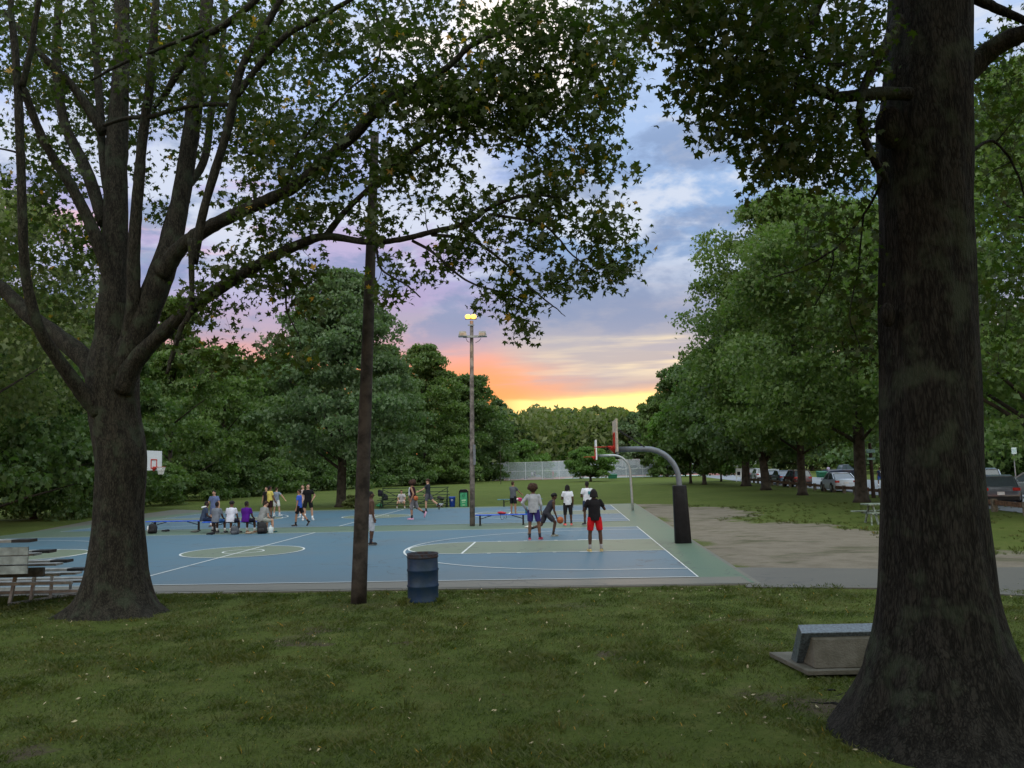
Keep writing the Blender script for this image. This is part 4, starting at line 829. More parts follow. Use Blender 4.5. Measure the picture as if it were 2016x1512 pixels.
# ------------------------------------------------------------------ benches
def bench(a, b_, label, mat, z=.43, wd=.25, ins=.14):
    mid = (a+b_)/2; mid.z = .04; r_ = empty('bench', mid, math.atan2(b_.y-a.y, b_.x-a.x)); L = (b_-a).length; tag(r_, label, 'bench', 'backless blue benches round the courts')
    m = MB(); m.box((0, 0, z), (L, wd, .045)); m.build('seat', mat, r_, bevel=.008)
    for s in (-1, 1):
        x = s*(L/2-L*ins); m = MB(); m.box((x, 0, z/2-.02), (.07, .07, z-.01)); m.box((x, 0, .01), (.08, .26, .03)); m.build('leg', M_BLACKM, r_)
        m = MB(); m.bar((x-s*.02, 0, z*.62), (x-s*L*.19, 0, z-.03), .03, .03); m.build('brace', M_BLACKM, r_)
    return r_
bC = bench(gnd(929, 1036.5), gnd(1047, 1034.5), 'blue bench right of the light pole with red clothes and a bottle on it', M_BLUEP)
bB = bench(gnd(400, 1050.5), gnd(531, 1049), 'blue bench carrying four seated players with their backs turned', M_BLUEP, ins=.17)
bA = bench(gnd(288, 1048.5), gnd(408, 1046.5), 'blue bench left of the row of seated players, its left end by the maple', M_BLUEP)
bD = bench(gnd(980, 998.5), gnd(1068, 997), 'pale faded blue bench on the far grass behind the man reaching out', M_BLUEW)
# ------------------------------------------------------------------ drum
db = gnd(833, 1183.5); db.z = .0; r_ = empty('barrel', db); tag(r_, 'dented dark blue steel drum with a rusty rim, used as a litter bin', 'barrel')
prof = [(.285, 0.0), (.292, .02), (.285, .04)]
for z in (.29, .58): prof += [(.285, z-.03), (.298, z-.008), (.298, z+.008), (.285, z+.03)]
prof += [(.285, .80)]
m = MB(); m.lathe(prof, n=40); rs = np.random.RandomState(2)
for i, v in enumerate(m.v): a = math.atan2(v.y, v.x); k = 1+.012*math.sin(3*a+v.z*5)+.008*math.sin(5*a-v.z*9)-.02*math.exp(-((a+1.2)**2*6+(v.z-.2)**2*20)); v.x *= k; v.y *= k
m.f.pop(); m.build('body', pmat('drum_blue', (.008, .030, .078), .45, .1, .3, 5, .3, 12, col2=(.02, .04, .065)), r_, True)
m = MB(); m.lathe([(.285, .795), (.296, .81), (.296, .83), (.284, .842), (.298, .868), (.292, .885), (.275, .885), (.268, .86), (.268, .6)], n=40); m.f.pop(); m.f.pop() if False else None
m.build('rim', pmat('drum_rust', (.045, .026, .022), .85, .1, .4, 14, .5, 30, col2=(.045, .06, .08)), r_, True)
m = MB(); m.lathe([(.0, .5), (.267, .5)], n=24); m.build('liner', M_BLACK, r_)
# ------------------------------------------------------------------ near bleacher
r0 = gnd(40, 1185); r_ = empty('bleacher', r0); tag(r_, 'grey aluminium bleacher seen from behind at the left edge, beside the maple', 'bleacher', 'bleachers'); 
mA = []
for i, (pe, pz) in enumerate([((57, 1064), 0), ((96, 1085), 0), ((130, 1104), 0), ((162, 1120), 0), ((200, 1137), 0)]):
    Y = 15.0+.62*i; e = at(pe[0], pe[1], Y)-r0; m = MB(); m.box((e.x-2.3, e.y, e.z), (4.6-.32, .25, .045)); m.build('seat', M_ALU, r_)
    m = MB(); m.box((e.x-.08, e.y, e.z), (.32, .255, .052)); m.build('end_cap', M_BLACKM, r_)
    mA.append(e)
for i, e in enumerate(mA[:4]):
    m = MB(); m.box((e.x-2.2+.05*i, e.y+.30, e.z-.27), (4.4, .25, .04)); m.build('foot_board', M_ALU, r_)
m = MB()
for k, (w0, w1) in enumerate(((0, .13), (.16, .30), (.33, .47))): m.box((at(56, 1080, 14.95)-r0+Vector((-2.0, 0, .03-w0-.07))), (4.0, .03, .14))
m.build('back_panel', M_ALU2, r_)
e0, e4 = mA[0], mA[4]
POST = [((18, 1192), (31, 1132)), ((60, 1186), (68, 1136)), ((99, 1180), (103, 1132)), ((138, 1172), (139, 1147))]
for dx in (0, -1.6, -3.2):
    D = Vector((dx, 0, 0))
    for (a_, b_) in POST:
        g0 = gnd(*a_); m = MB(); m.bar(g0-r0+D, at(b_[0], b_[1], g0.y+.1)-r0+D, .055, .055); m.build('support_post', M_ALU, r_)
    m = MB(); m.bar(gnd(16, 1193)-r0+D+Vector((0, 0, .03)), gnd(152, 1171)-r0+D+Vector((0, 0, .03)), .05, .05); m.build('ground_rail', M_ALU, r_)
for (px_, py_, Y_) in ((142, 1147, 16.2), (155, 1163, 16.8), (118, 1131, 16.4)):
    q = at(px_, py_, Y_)-r0; m = MB(); m.box((q.x-2.2, q.y, q.z), (4.4, .07, .055)); m.build('rear_rail', M_ALU, r_)
q = at(87, 1126, 15.6)-r0; m = MB(); m.box((q.x-2.0, q.y, q.z), (4.0, .06, .17)); m.build('dark_plank', pmat('dark_plank', (.05, .046, .04), .8, var=.3), r_)
# ------------------------------------------------------------------ far bleacher (dark green frame)
fb = gnd(812, 1001); r_ = empty('bleacher', fb); tag(r_, 'low dark green open framed bleacher on the far side with bags and a sitting man', 'bleacher', 'bleachers')
L = 4.7; rows = [(0.05, .30), (.55, .55), (1.05, .80)]
for y, z in rows:
    m = MB(); m.box((0, y, z), (L, .24, .04)); m.build('seat', M_DKGREEN, r_)
    m = MB(); m.box((0, y+.28, z-.18), (L, .2, .03)); m.build('foot_board', M_DKGREEN, r_)
for x in (-L/2+.25, 0, L/2-.2):
    m = MB(); m.bar((x, -.1, .03), (x, 1.5, .03), .05); m.bar((x, 1.35, .0), (x, 1.35, 1.3), .05); m.bar((x, -.05, .05), (x, 1.35, .85), .05)
    for y, z in rows: m.bar((x, y, z), (x, y, 0), .045)
    m.build('frame', M_DKGREEN, r_)
m = MB(); m.bar((-L/2+.2, 1.38, 1.28), (L/2-.1, 1.38, 1.28), .05); m.bar((-L/2+.2, 1.38, 1.0), (L/2-.1, 1.38, 1.0), .04); m.build('back_rail', M_DKGREEN, r_)
m = MB()
for x0, x1 in ((-2.1, 0), (0, -2.1), (0.1, 2.1), (2.1, .1)): m.bar((x0, 1.42, .15), (x1, 1.42, 1.2), .04)
m.build('cross_brace', M_DKGREEN, r_)
# ------------------------------------------------------------------ bins
b_ = gnd(890.5, 998); r_ = empty('recycling_bin', b_); tag(r_, 'blue round recycling bin with a white arrow triangle beside the far bleacher', 'bin')
m = MB(); m.lathe([(.16, 0), (.175, .02), (.205, .58), (.225, .60), (.225, .66), (.20, .665), (.19, .60)], n=24); m.f.pop(); m.build('body', pmat('bin_blue', (.02, .07, .40), .5), r_, True)
m = MB()
for k in range(3):
    a = PI/2+k*2*PI/3; a2 = a+2*PI/3*.72; m.bar((math.cos(a)*.065, -.215, .45+math.sin(a)*.065), (math.cos(a2)*.065, -.215, .45+math.sin(a2)*.065), .018, .018)
m.build('arrow_mark', M_WHITE, r_)
b_ = gnd(913.5, 997.5); r_ = empty('recycling_box', b_); tag(r_, 'green and black upright recycling box just left of the light pole base', 'bin')
m = MB(); m.box((0, 0, .48), (.52, .5, .96)); m.build('body', pmat('box_green', (.05, .32, .16), .5), r_, bevel=.03)
m = MB(); m.prism([(-.29, .93), (.29, .93), (.29, 1.03), (.2, 1.12), (-.2, 1.12), (-.29, 1.03)], -.28, .28); m.build('lid', M_BLACK, r_)
for s in (-1, 1): m = MB(); m.box((s*.275, -.02, .5), (.05, .54, 1.0)); m.build('side_panel', M_BLACK, r_)
m = MB()
for k in range(3):
    a = PI/2+k*2*PI/3; a2 = a+2*PI/3*.72; m.bar((math.cos(a)*.09, -.27, .72+math.sin(a)*.09), (math.cos(a2)*.09, -.27, .72+math.sin(a2)*.09), .03, .03)
m.build('arrow_mark', pmat('dark_green_print', (.02, .13, .08), .6), r_)
m = MB(); m.box((0, -.262, .42), (.26, .012, .08)); m.box((0, -.262, .30), (.22, .012, .03)); m.box((0, -.262, .12), (.16, .012, .05)); m.build('label', pmat('label_pale', (.40, .62, .40), .6), r_)
# ------------------------------------------------------------------ stone marker
mb0 = gnd(1640, 1327); mb0.z = 0; r_ = empty('stone_marker', mb0); tag(r_, 'low concrete and blue grey granite marker beside the big right trunk', 'monument')
k_ = mb0.y/F
m = MB(); xl = gnd(1533, 1303).x-mb0.x; xr = gnd(1735, 1303).x-mb0.x+.35; yb = gnd(1560, 1300).y-mb0.y
m.add([(xl+.12, -.03, 0), (xr, -.03, 0), (xr, yb+.25, 0), (xl-.02, yb+.25, 0), (xl+.12, -.03, .05), (xr, -.03, .05), (xr, yb+.25, .05), (xl-.02, yb+.25, .05)], [(0, 1, 5, 4), (1, 2, 6, 5), (2, 3, 7, 6), (3, 0, 4, 7), (4, 5, 6, 7)]); m.build('plinth', M_CONC, r_, bevel=.008)
x0 = at(1604, 1325, mb0.y+.05).x-mb0.x; xr2 = xr-.12; x0t = at(1602, 1263, mb0.y+.12).x-mb0.x
m = MB(); m.add([(x0+.0, .04, .05), (xr2, .04, .05), (xr2, .55, .05), (x0-.04, .52, .05), (x0t, .12, .37), (xr2-.05, .12, .37), (xr2-.05, .30, .43), (x0t-.06, .30, .43)], [(0, 1, 5, 4), (1, 2, 6, 5), (2, 3, 7, 6), (3, 0, 4, 7), (4, 5, 6, 7), (0, 3, 2, 1)]); m.build('support_block', M_CONC, r_, bevel=.012)
xl2 = x0t-.13
m = MB(); m.add([(xl2-.01, .34, .05), (xr2+.05, .34, .05), (xr2+.05, .55, .05), (xl2-.01, .55, .05), (xl2, .13, .435), (xr2, .13, .435), (xr2-.04, .36, .49), (xl2+.04, .36, .49), (xl2, .15, .40), (xr2, .15, .40)],
 [(8, 9, 5, 4), (0, 1, 9, 8), (1, 2, 6, 5, 9), (2, 3, 7, 6), (3, 0, 8, 4, 7), (4, 5, 6, 7), (0, 3, 2, 1)]); m.build('granite_slab', M_GRAN, r_, bevel=.006)
# ------------------------------------------------------------------ picnic bench behind the big trunk
pbn = gnd(1722, 1034); r_ = empty('picnic_table', pbn); tag(r_, 'weathered wooden picnic table half hidden behind the big right trunk', 'picnic table')
WG = pmat('weathered_wood', (.20, .24, .20), .9, var=.3)
m = MB(); m.box((.9, .7, .74), (1.9, .7, .05)); m.build('tabletop', WG, r_)
for y in (-.05, 1.45): m = MB(); m.box((.75, y, .44), (1.95, .26, .045)); m.build('seat', WG, r_)
for x in (.2, 1.5):
    for y0, y1 in ((.1, .55), (1.3, .85)): m = MB(); m.bar((x, y0, 0), (x, y1, .73), .09, .05, up=(1, 0, 0)); m.build('leg', WG, r_)
    m = MB(); m.bar((x, -.15, .40), (x, 1.55, .40), .05, .09); m.build('cross_beam', WG, r_)
for x in (-.15,): m = MB(); m.bar((x, -.12, 0), (x, -.1, .43), .05); m.build('post', WG, r_)
# ------------------------------------------------------------------ guard rail
rail = [gnd(1470, 949.5), gnd(1520, 955.5), gnd(1570, 961.5), gnd(1625, 967.5), gnd(1684, 973.5), gnd(1735, 979.5), gnd(1850, 993), gnd(1960, 1008), gnd(2100, 1027)]
r_ = empty('guard_rail', rail[4]); tag(r_, 'long low wooden guard rail on short posts between the lawn and the parked cars', 'guard rail'); o = rail[4]
WR = pmat('rail_brown', (.13, .075, .045), .9, var=.3); WP = pmat('rail_post', (.14, .12, .09), .9, var=.3)
for a, b_ in zip(rail[:-1], rail[1:]):
    m = MB(); m.bar(a-o+Vector((0, -.07, .42)), b_-o+Vector((0, -.07, .42)), .08, .2); m.build('rail', WR, r_)
dist = 0
for a, b_ in zip(rail[:-1], rail[1:]):
    n = max(1, int((b_-a).length/2.4))
    for k in range(n): p_ = a.lerp(b_, k/n)-o; m = MB(); m.box((p_.x, p_.y+.06, .28), (.2, .2, .6)); m.build('post', WP, r_)
# ------------------------------------------------------------------ signs
sb = gnd(2001, 956); sb_t = at(2001, 893, sb.y); r_ = empty('road_sign', sb); tag(r_, 'small white rectangular sign on a grey post at the right edge beyond the road', 'sign')
hz = sb_t.z; m = MB(); m.tube([(0, 0, 0), (0, 0, hz+.5)], .05, 8); m.build('post', M_STEEL, r_); 
m = MB(); w2 = 9.5*sb.y/F; h2 = 12.5*sb.y/F; m.box((-.0-.0, -.08, hz+h2*.45), (w2, .03, h2)); m.build('sign_plate', pmat('sign_white', (.62, .72, .74), .5, var=.05), r_)
m = MB(); [m.box((0, -.10, hz+h2*.45+dz*h2), (w2*.7, .01, h2*.07)) for dz in (.2, 0, -.2)]; m.build('lettering', pmat('sign_green', (.25, .45, .42), .6), r_)
sb = gnd(1720, 980); r_ = empty('sign_post', sb); tag(r_, 'dark slanted wooden post carrying blue grey street signs left of the big trunk', 'sign')
tt = at(1712, 872, sb.y)-sb; m = MB(); m.tube([(0, 0, 0), tt], [.13, .10], 10); m.build('post', pmat('post_dark', (.045, .03, .024), .9), r_)
for px, py, w3, h3 in ((1712, 888, 17, 7), (1713, 903, 15, 4)):
    q = at(px, py, sb.y)-sb; m = MB(); m.box((q.x, -.14, q.z), (w3*sb.y/F, .03, h3*sb.y/F)); sgn = m.build('sign_plate', pmat('sign_blue_grey', (.22, .38, .40), .5, var=.25, nscale=6), r_)
sb = gnd(1455, 948); r_ = empty('notice_board', sb); tag(r_, 'small white notice board with a dark picture on the grass left of the white car', 'sign')
m = MB(); m.box((0, 0, 1.15), (.75, .06, 1.1)); m.build('board', M_WHITE, r_); m = MB(); m.box((0, -.04, 1.05), (.4, .02, .45)); m.build('picture', M_BLACK, r_)
for s in (-.3, .3): m = MB(); m.box((s, 0, .3), (.07, .07, .6)); m.build('leg', M_WHITE, r_)
# green dumpsters
for px, py, wpx, hpx, lb_ in ((1619, 942, 17, 13, 'green metal dumpster on the road left of the silver sedan'), (1206, 944, 17, 10, 'green metal dumpster at the foot of the tennis fence beside the low tree')):
    b_ = gnd(px, py); k_ = b_.y/F; r_ = empty('dumpster', b_); tag(r_, lb_, 'dumpster', 'green dumpsters'); W_, H_ = wpx*k_, hpx*k_
    GD = pmat('dumpster_green', (.015, .12, .06), .6, var=.2)
    m = MB(); m.add([(-W_*.45, -.6, .15), (W_*.45, -.6, .15), (W_*.45, .6, .15), (-W_*.45, .6, .15), (-W_/2, -.7, H_*.86), (W_/2, -.7, H_*.86), (W_/2, .7, H_), (-W_/2, .7, H_)], [(0, 1, 5, 4), (1, 2, 6, 5), (2, 3, 7, 6), (3, 0, 4, 7), (4, 5, 6, 7), (0, 3, 2, 1)])
    for s in (-.3, 0, .3): m.box((W_*s, -.68, H_*.5), (.06, .06, H_*.7))
    m.build('body', GD, r_)
    m = MB(); m.add([(-W_/2-.03, -.75, H_*.88), (W_/2+.03, -.75, H_*.88), (W_/2+.03, .75, H_+.05), (-W_/2-.03, .75, H_+.05)]+[(-W_/2-.03, -.75, H_*.88+.06), (W_/2+.03, -.75, H_*.88+.06), (W_/2+.03, .75, H_+.11), (-W_/2-.03, .75, H_+.11)], [(0, 1, 5, 4), (1, 2, 6, 5), (2, 3, 7, 6), (3, 0, 4, 7), (4, 5, 6, 7)]); m.build('lid', GD, r_)
# ------------------------------------------------------------------ tennis courts behind a chain link fence
fl_, fr_ = gnd(969, 946.5), gnd(1420, 945.5); fr_.y = fl_.y+8
tl0 = gnd(969, 946)
fenceY = fl_.y; k_ = fenceY/F
def fx_(px): return at(px, 940, fenceY).x
XL, XR = fx_(969), fx_(1332); BY = fenceY+34
structure(sheet('tennis_court_apron', [(XL+.3, fenceY+.3), (XR+26, fenceY+.3), (XR+26, BY), (XL-.5+3, BY)], .03, courtmat('tennis_red', (.50, .20, .19), (.46, .24, .22), .3, False)))
structure(sheet('tennis_court_surface', [(XL+14, fenceY+.6), (XR+8, fenceY+.6), (XR+8, fenceY+15), (XL+16.5, fenceY+15)], .05, courtmat('tennis_green', (.40, .55, .47), (.42, .52, .46), .3, False)))
cm = bpy.data.materials.new('chain_link'); cm.use_nodes = True; T = NT(cm.node_tree); T.n.clear(); p = T.new('ShaderNodeNewGeometry').outputs['Position']
wv = []
for sgn in (1, -1):
    sx_ = T.new('ShaderNodeSeparateXYZ'); T.link(p, sx_.inputs[0]); u = T.math('ADD', T.math('ADD', sx_.outputs[0], sx_.outputs[1]), T.math('MULTIPLY', sx_.outputs[2], float(sgn)))
    fr = T.math('FRACT', T.math('MULTIPLY', u, 10.0)); wv.append(T.math('LESS_THAN', fr, .34))
mask = T.math('MAXIMUM', wv[0], wv[1]); tr = T.new('ShaderNodeBsdfTransparent'); df = T.new('ShaderNodeBsdfDiffuse'); df.inputs[0].default_value = (.42, .48, .54, 1)
mx = T.new('ShaderNodeMixShader'); T.link(mask, mx.inputs[0]); T.link(tr.outputs[0], mx.inputs[1]); T.link(df.outputs[0], mx.inputs[2]); o_ = T.new('ShaderNodeOutputMaterial'); T.link(mx.outputs[0], o_.inputs[0])
M_FP = pmat('fence_post', (.66, .70, .74), .5, .3)
def fence(a, b_, H, step, label, solid=None):
    r_ = empty('chain_link_fence', a); tag(r_, label, 'fence', 'chain link fences round the tennis courts'); d = b_-a; L = d.length; n = max(1, round(L/step)); a0 = Vector(a)
    mk('mesh_panel', [Vector((0, 0, .05)), d+Vector((0, 0, .05)), d+Vector((0, 0, H)), Vector((0, 0, H))], [(0, 1, 2, 3)], cm, r_)
    for k in range(n+1): q = d*(k/n); m = MB(); m.tube([q, q+Vector((0, 0, H+.05))], .055, 6); m.build('post', M_FP, r_)
    for z in (H, H*.5): m = MB(); m.bar(Vector((0, 0, z)), d+Vector((0, 0, z)), .06); m.build('rail', M_FP, r_)
    return r_
V3 = lambda x, y: Vector((x, y, 0))
fence(V3(XL, fenceY), V3(XR, fenceY), 3.55, 3.4, 'near side of the tall chain link tennis fence beyond the far grass')
fence(V3(XL, fenceY), V3(XL+2.5, BY), 3.55, 3.4, 'left side of the chain link tennis fence running away from view')
fence(V3(XL+2.5, BY), V3(XR+26, BY), 3.9, 4, 'back side of the chain link tennis fence under the far trees')
# windscreens on the back and left
WS = pmat('windscreen', (.20, .25, .29), .8, var=.12, nscale=.6)
for a, b_, lb_ in ((V3(XL+.5, fenceY+3), V3(XL+2.6, BY-.4), 'grey windscreen cloth hung along the left tennis fence'), (V3(XL+2.7, BY-.3), V3(XL+17, BY-.3), 'grey windscreen cloth hung on the left half of the back tennis fence'), (V3(XL+18, BY-.3), V3(XR+20, BY-.3), 'dark windscreen cloth with sagging top on the right half of the back tennis fence')):
    o_ = Vector(a); m = MB(); d = b_-a; nn = 40; top_ = 3.4 if 'grey' in lb_ else 2.6
    side_ = Vector((-d.y, d.x, 0)).normalized()*.03
    for k in range(nn+1):
        z = top_-(abs(math.sin(k*.8))*.5 if 'sag' in lb_ else 0); q = d*(k/nn)
        for off in (-side_, side_): m.v += [q+off+Vector((0, 0, .15)), q+off+Vector((0, 0, z))]
    for k in range(nn):
        i = 4*k; m.f += [[i, i+4, i+5, i+1], [i+2, i+3, i+7, i+6], [i+1, i+5, i+7, i+3]]
    r_ = m.build('windscreen', WS if 'grey' in lb_ else pmat('windscreen_dark', (.05, .07, .085), .8), None); r_.location = o_; tag(r_, lb_, 'windscreen', 'windscreens on the tennis fence')
# white scalloped streamer, net and benches in the tennis court
m = MB(); q0 = at(1196, 923, fenceY+9); P = []
for k in range(41): P.append(Vector((k*.22, 0, 2.1-.45*abs(math.sin(k*PI/10)))))
m.tube(P, .05, 5); o_ = m.build('rope', M_WHITE); o_.location = (q0.x, q0.y, 0); tag(o_, 'white rope hanging in scallops along the inner tennis fence', 'rope')
for px in (1243, 1276):
    q = gnd(px, 944); q.y = fenceY+4; q.x = at(px, 940, q.y).x; r_ = empty('bench', q); tag(r_, 'grey green park bench inside the tennis fence, %s' % ('nearer the low tree' if px < 1260 else 'nearer the padded hoop'), 'bench', 'benches inside the tennis fence')
    m = MB(); m.box((0, 0, .45), (1.9, .4, .06)); m.build('seat', M_ALU2, r_); m = MB(); m.box((0, .22, .8), (1.9, .05, .3)); m.build('backrest', M_ALU2, r_)
    for s in (-.8, .8): m = MB(); m.box((s, 0, .22), (.06, .36, .44)); m.box((s, .2, .5), (.05, .05, .9)); m.build('leg', M_ALU2, r_)
# ------------------------------------------------------------------ people
SKIN = {'dark': pmat('skin_dark', (.075, .038, .024), .55, var=.08), 'brown': pmat('skin_brown', (.15, .075, .045), .55, var=.08), 'mid': pmat('skin_mid', (.30, .165, .105), .55, var=.08), 'light': pmat('skin_light', (.46, .27, .19), .55, var=.08)}
CLOTH = {}
def cloth(col):
    if col not in CLOTH: CLOTH[col] = pmat('fabric_%d' % len(CLOTH), col, .85, var=.12, nscale=6, spec=.1, bump=.25, bscale=9)
    return CLOTH[col]
M_EYE = pmat('eye_dark', (.02, .015, .012), .3)
HAIRC = {'black': pmat('hair_black', (.012, .010, .010), .85, bump=.5, bscale=60), 'brown': pmat('hair_brown', (.045, .022, .014), .85, bump=.5, bscale=60)}
def remesh(mb, name, mat, parent, vox, sm=2):
    o = mb.build(name, mat, parent, True); r = o.modifiers.new('remesh', 'REMESH'); r.mode = 'VOXEL'; r.voxel_size = vox; r.use_smooth_shade = True
    if sm: s = o.modifiers.new('smooth', 'SMOOTH'); s.iterations = sm; s.factor = .5
    return o
def vn(t): return Vector(t).normalized()
def person(label, px, pyf, pyt, rz, shirt, shorts, skin='brown', hair=('black', 'short'), legs=None, arms=None, lean=(0, 0), shoe=(.05, .05, .05), sock=(.7, .7, .7), sleeve='short', length='short', seat=None, kh=1.0, vox=.012, group='people playing basketball', H=None, headturn=0, headdown=0, base=None, cat='person', twist=0):
    b0 = base or gnd(px, pyf, .045); H = H or (pyf-pyt)*b0.y/F/kh; S = H/1.78
    root = empty('person', b0, math.radians(rz)); tag(root, label, cat, group)
    legs = legs or {}; arms = arms or {}
    lL = legs.get('L', ((-.07, .02, -1), (-.02, -.03, -1))); lR = legs.get('R', ((.07, .02, -1), (.02, -.03, -1)))
    TH, SHN, FH = .435*S, .43*S, .075*S; hw = .095*S
    def leg(sg, d): hip = Vector((sg*hw, 0, 0)); kn = hip+vn(d[0])*TH; an = kn+vn(d[1])*SHN; return hip, kn, an
    LL, RR = leg(-1, lL), leg(1, lR); low = min(LL[2].z, RR[2].z)
    hz = (seat+.10*S) if seat else -low+FH
    off = Vector((0, 0, hz)); 
    if not seat:   # centre the standing foot over the base
        sup = LL[2] if LL[2].z < RR[2].z-.05 else RR[2] if RR[2].z < LL[2].z-.05 else (LL[2]+RR[2])/2
        off -= Vector((sup.x, sup.y, 0))
    LL = [v+off for v in LL]; RR = [v+off for v in RR]; P0 = off.copy()
    up = vn((lean[0], lean[1], 1)); tw = Matrix.Rotation(math.radians(twist), 3, 'Z'); side = tw@Vector((1, 0, 0)); side = (side-up*side.dot(up)).normalized(); fw = up.cross(side)
    CH = P0+up*.40*S; SH = P0+up*.50*S; NK = P0+up*.565*S
    hr = Matrix.Rotation(math.radians(headturn), 3, 'Z'); hup = vn(Vector(up)*.5+Vector((0, 0, .7))+fw*headdown*.6); hf = hr@fw; hf = (hf-hup*hf.dot(hup)).normalized(); hs = hf.cross(hup)
    HC = NK+hup*.115*S; HR = Matrix((hs, hf, hup)).transposed()
    shw = .172*S; sl, sr = SH-side*shw-up*.035*S, SH+side*shw-up*.035*S
    UA, FA = .29*S, .26*S
    B = Matrix((side, fw, up)).transposed()
    def arm(s, sg, d): el_ = s+(B@vn(d[0]))*UA; wr = el_+(B@vn(d[1]))*FA; return [s, el_, wr]
    aL = arm(sl, -1, arms.get('L', ((-.18, .02, -1), (-.05, .18, -1)))); aR = arm(sr, 1, arms.get('R', ((.18, .02, -1), (.05, .18, -1))))
    m = MB()
    # torso loft
    pr = [(-.06, .135, .10), (.03, .165, .115), (.14, .15, .105), (.26, .15, .105), (.38, .175, .115), (.46, .17, .10), (.515, .10, .075), (.55, .06, .06)]
    m.tube([P0+up*z*S for z, _, _ in pr], [x*S for _, x, _ in pr], 16, ry=[y*S for _, _, y in pr], side=side)
    m.tube([P0+up*.50*S, NK+hup*.06*S], [.062*S, .055*S], 10)
    m.sphere(HC, (.076*S, .095*S, .112*S), 16, 12, HR); m.sphere(HC+hf*.03*S-hup*.055*S, (.055*S, .058*S, .055*S), 12, 8, HR)
    m.sphere(HC+hf*.098*S-hup*.015*S, (.014*S, .020*S, .024*S), 8, 6, HR); m.sphere(HC+hf*.082*S-hup*.062*S, (.026*S, .012*S, .009*S), 8, 6, HR)
    for sg in (-1, 1): m.sphere(HC+hs*sg*.078*S-hup*.005*S, (.012*S, .022*S, .032*S), 8, 6, HR)
    for A_, sg in ((aL, -1), (aR, 1)):
        m.tube([A_[0], A_[0].lerp(A_[1], .4), A_[1]], [.052*S, .048*S, .038*S], 10); m.sphere(A_[1], .039*S, 10, 8); m.sphere(A_[0], .055*S, 10, 8)
        m.tube([A_[1], A_[1].lerp(A_[2], .3), A_[2]], [.038*S, .040*S, .026*S], 10)
        d = (A_[2]-A_[1]).normalized(); n_ = d.cross(fw); n_ = n_.normalized() if n_.length > .2 else side.copy(); q = d.cross(n_).normalized()
        pl = A_[2]+d*.045*S; m.tube([A_[2]-d*.01*S, pl, A_[2]+d*.09*S], [.028*S, .040*S, .038*S], 10, ry=[.02*S, .017*S, .014*S], side=q)
        for k, (o_, ln_) in enumerate(((-.03, .068), (-.010, .080), (.010, .075), (.030, .060))):
            f0 = A_[2]+d*.085*S+q*o_*S; c1 = f0+(d+n_*.15*sg)*ln_*.5*S; c2 = c1+(d*.8+n_*.5*sg)*ln_*.5*S; m.tube([f0, c1, c2], [.0105*S, .010*S, .009*S], 6)
        t0 = A_[2]+d*.03*S-q*.03*S; m.tube([t0, t0+(d*.7-q*.6)*.035*S, t0+(d-q*.35)*.07*S], [.013*S, .012*S, .010*S], 6)
    for Lg, sg in ((LL, -1), (RR, 1)):
        m.tube([Lg[0]+Vector((0, 0, .02)), Lg[0].lerp(Lg[1], .4), Lg[1]], [.085*S, .076*S, .053*S], 12); m.sphere(Lg[1], .054*S, 10, 8)
        m.tube([Lg[1], Lg[1].lerp(Lg[2], .3), Lg[1].lerp(Lg[2], .7), Lg[2]], [.052*S, .057*S, .042*S, .035*S], 12)
        sh = (Lg[2]-Lg[1]).normalized(); ff = Vector((sg*.18, 1, 0)).normalized()
        if Lg[2].z > min(LL[2].z, RR[2].z)+.06*S: ff = (Vector((0, 1, 0))-sh*sh.y).normalized() if abs(sh.y) < .95 else Vector((0, 0, -1)); ff = (ff+sh*.25).normalized()
        m.tube([Lg[2]-sh*.02*S, Lg[2]+ff*.10*S+sh*.035*S], [.035*S, .03*S], 8)
        # shoes and socks
        dn = sh if Lg[2].z > min(LL[2].z, RR[2].z)+.06*S else Vector((0, 0, -1)); sd_ = ff.cross(dn).normalized()
        s_ = MB(); h0 = Lg[2]+dn*.035*S; s_.tube([h0-ff*.075*S, h0-ff*.05*S, h0+ff*.02*S, h0+ff*.10*S, h0+ff*.17*S, h0+ff*.20*S], [.022*S, .040*S, .044*S, .050*S, .042*S, .02*S], 12, ry=[.024*S, .040*S, .042*S, .036*S, .028*S, .015*S], side=sd_)
        so_ = s_.build('shoe', cloth(shoe), root, True)
        s_ = MB(); s_.tube([h0+dn*.028*S-ff*.08*S, h0+dn*.028*S+ff*.06*S, h0+dn*.028*S+ff*.205*S], [.040*S, .050*S, .032*S], 12, ry=[.014*S]*3, side=sd_); s_.build('sole', cloth(tuple(min(.75, c*1.0+.25) for c in shoe)), so_, True)
        if sock: s_ = MB(); s_.tube([Lg[2]+sh*.02*S, Lg[2]-sh*.05*S, Lg[2]-sh*.13*S], [.041*S, .042*S, .050*S], 12); s_.build('sock', cloth(sock), root, True)
    remesh(m, 'body', SKIN[skin], root, vox)
    # hair
    rs_ = np.random.RandomState(int(px*7+pyf)); m = MB(); hk = hair[1]
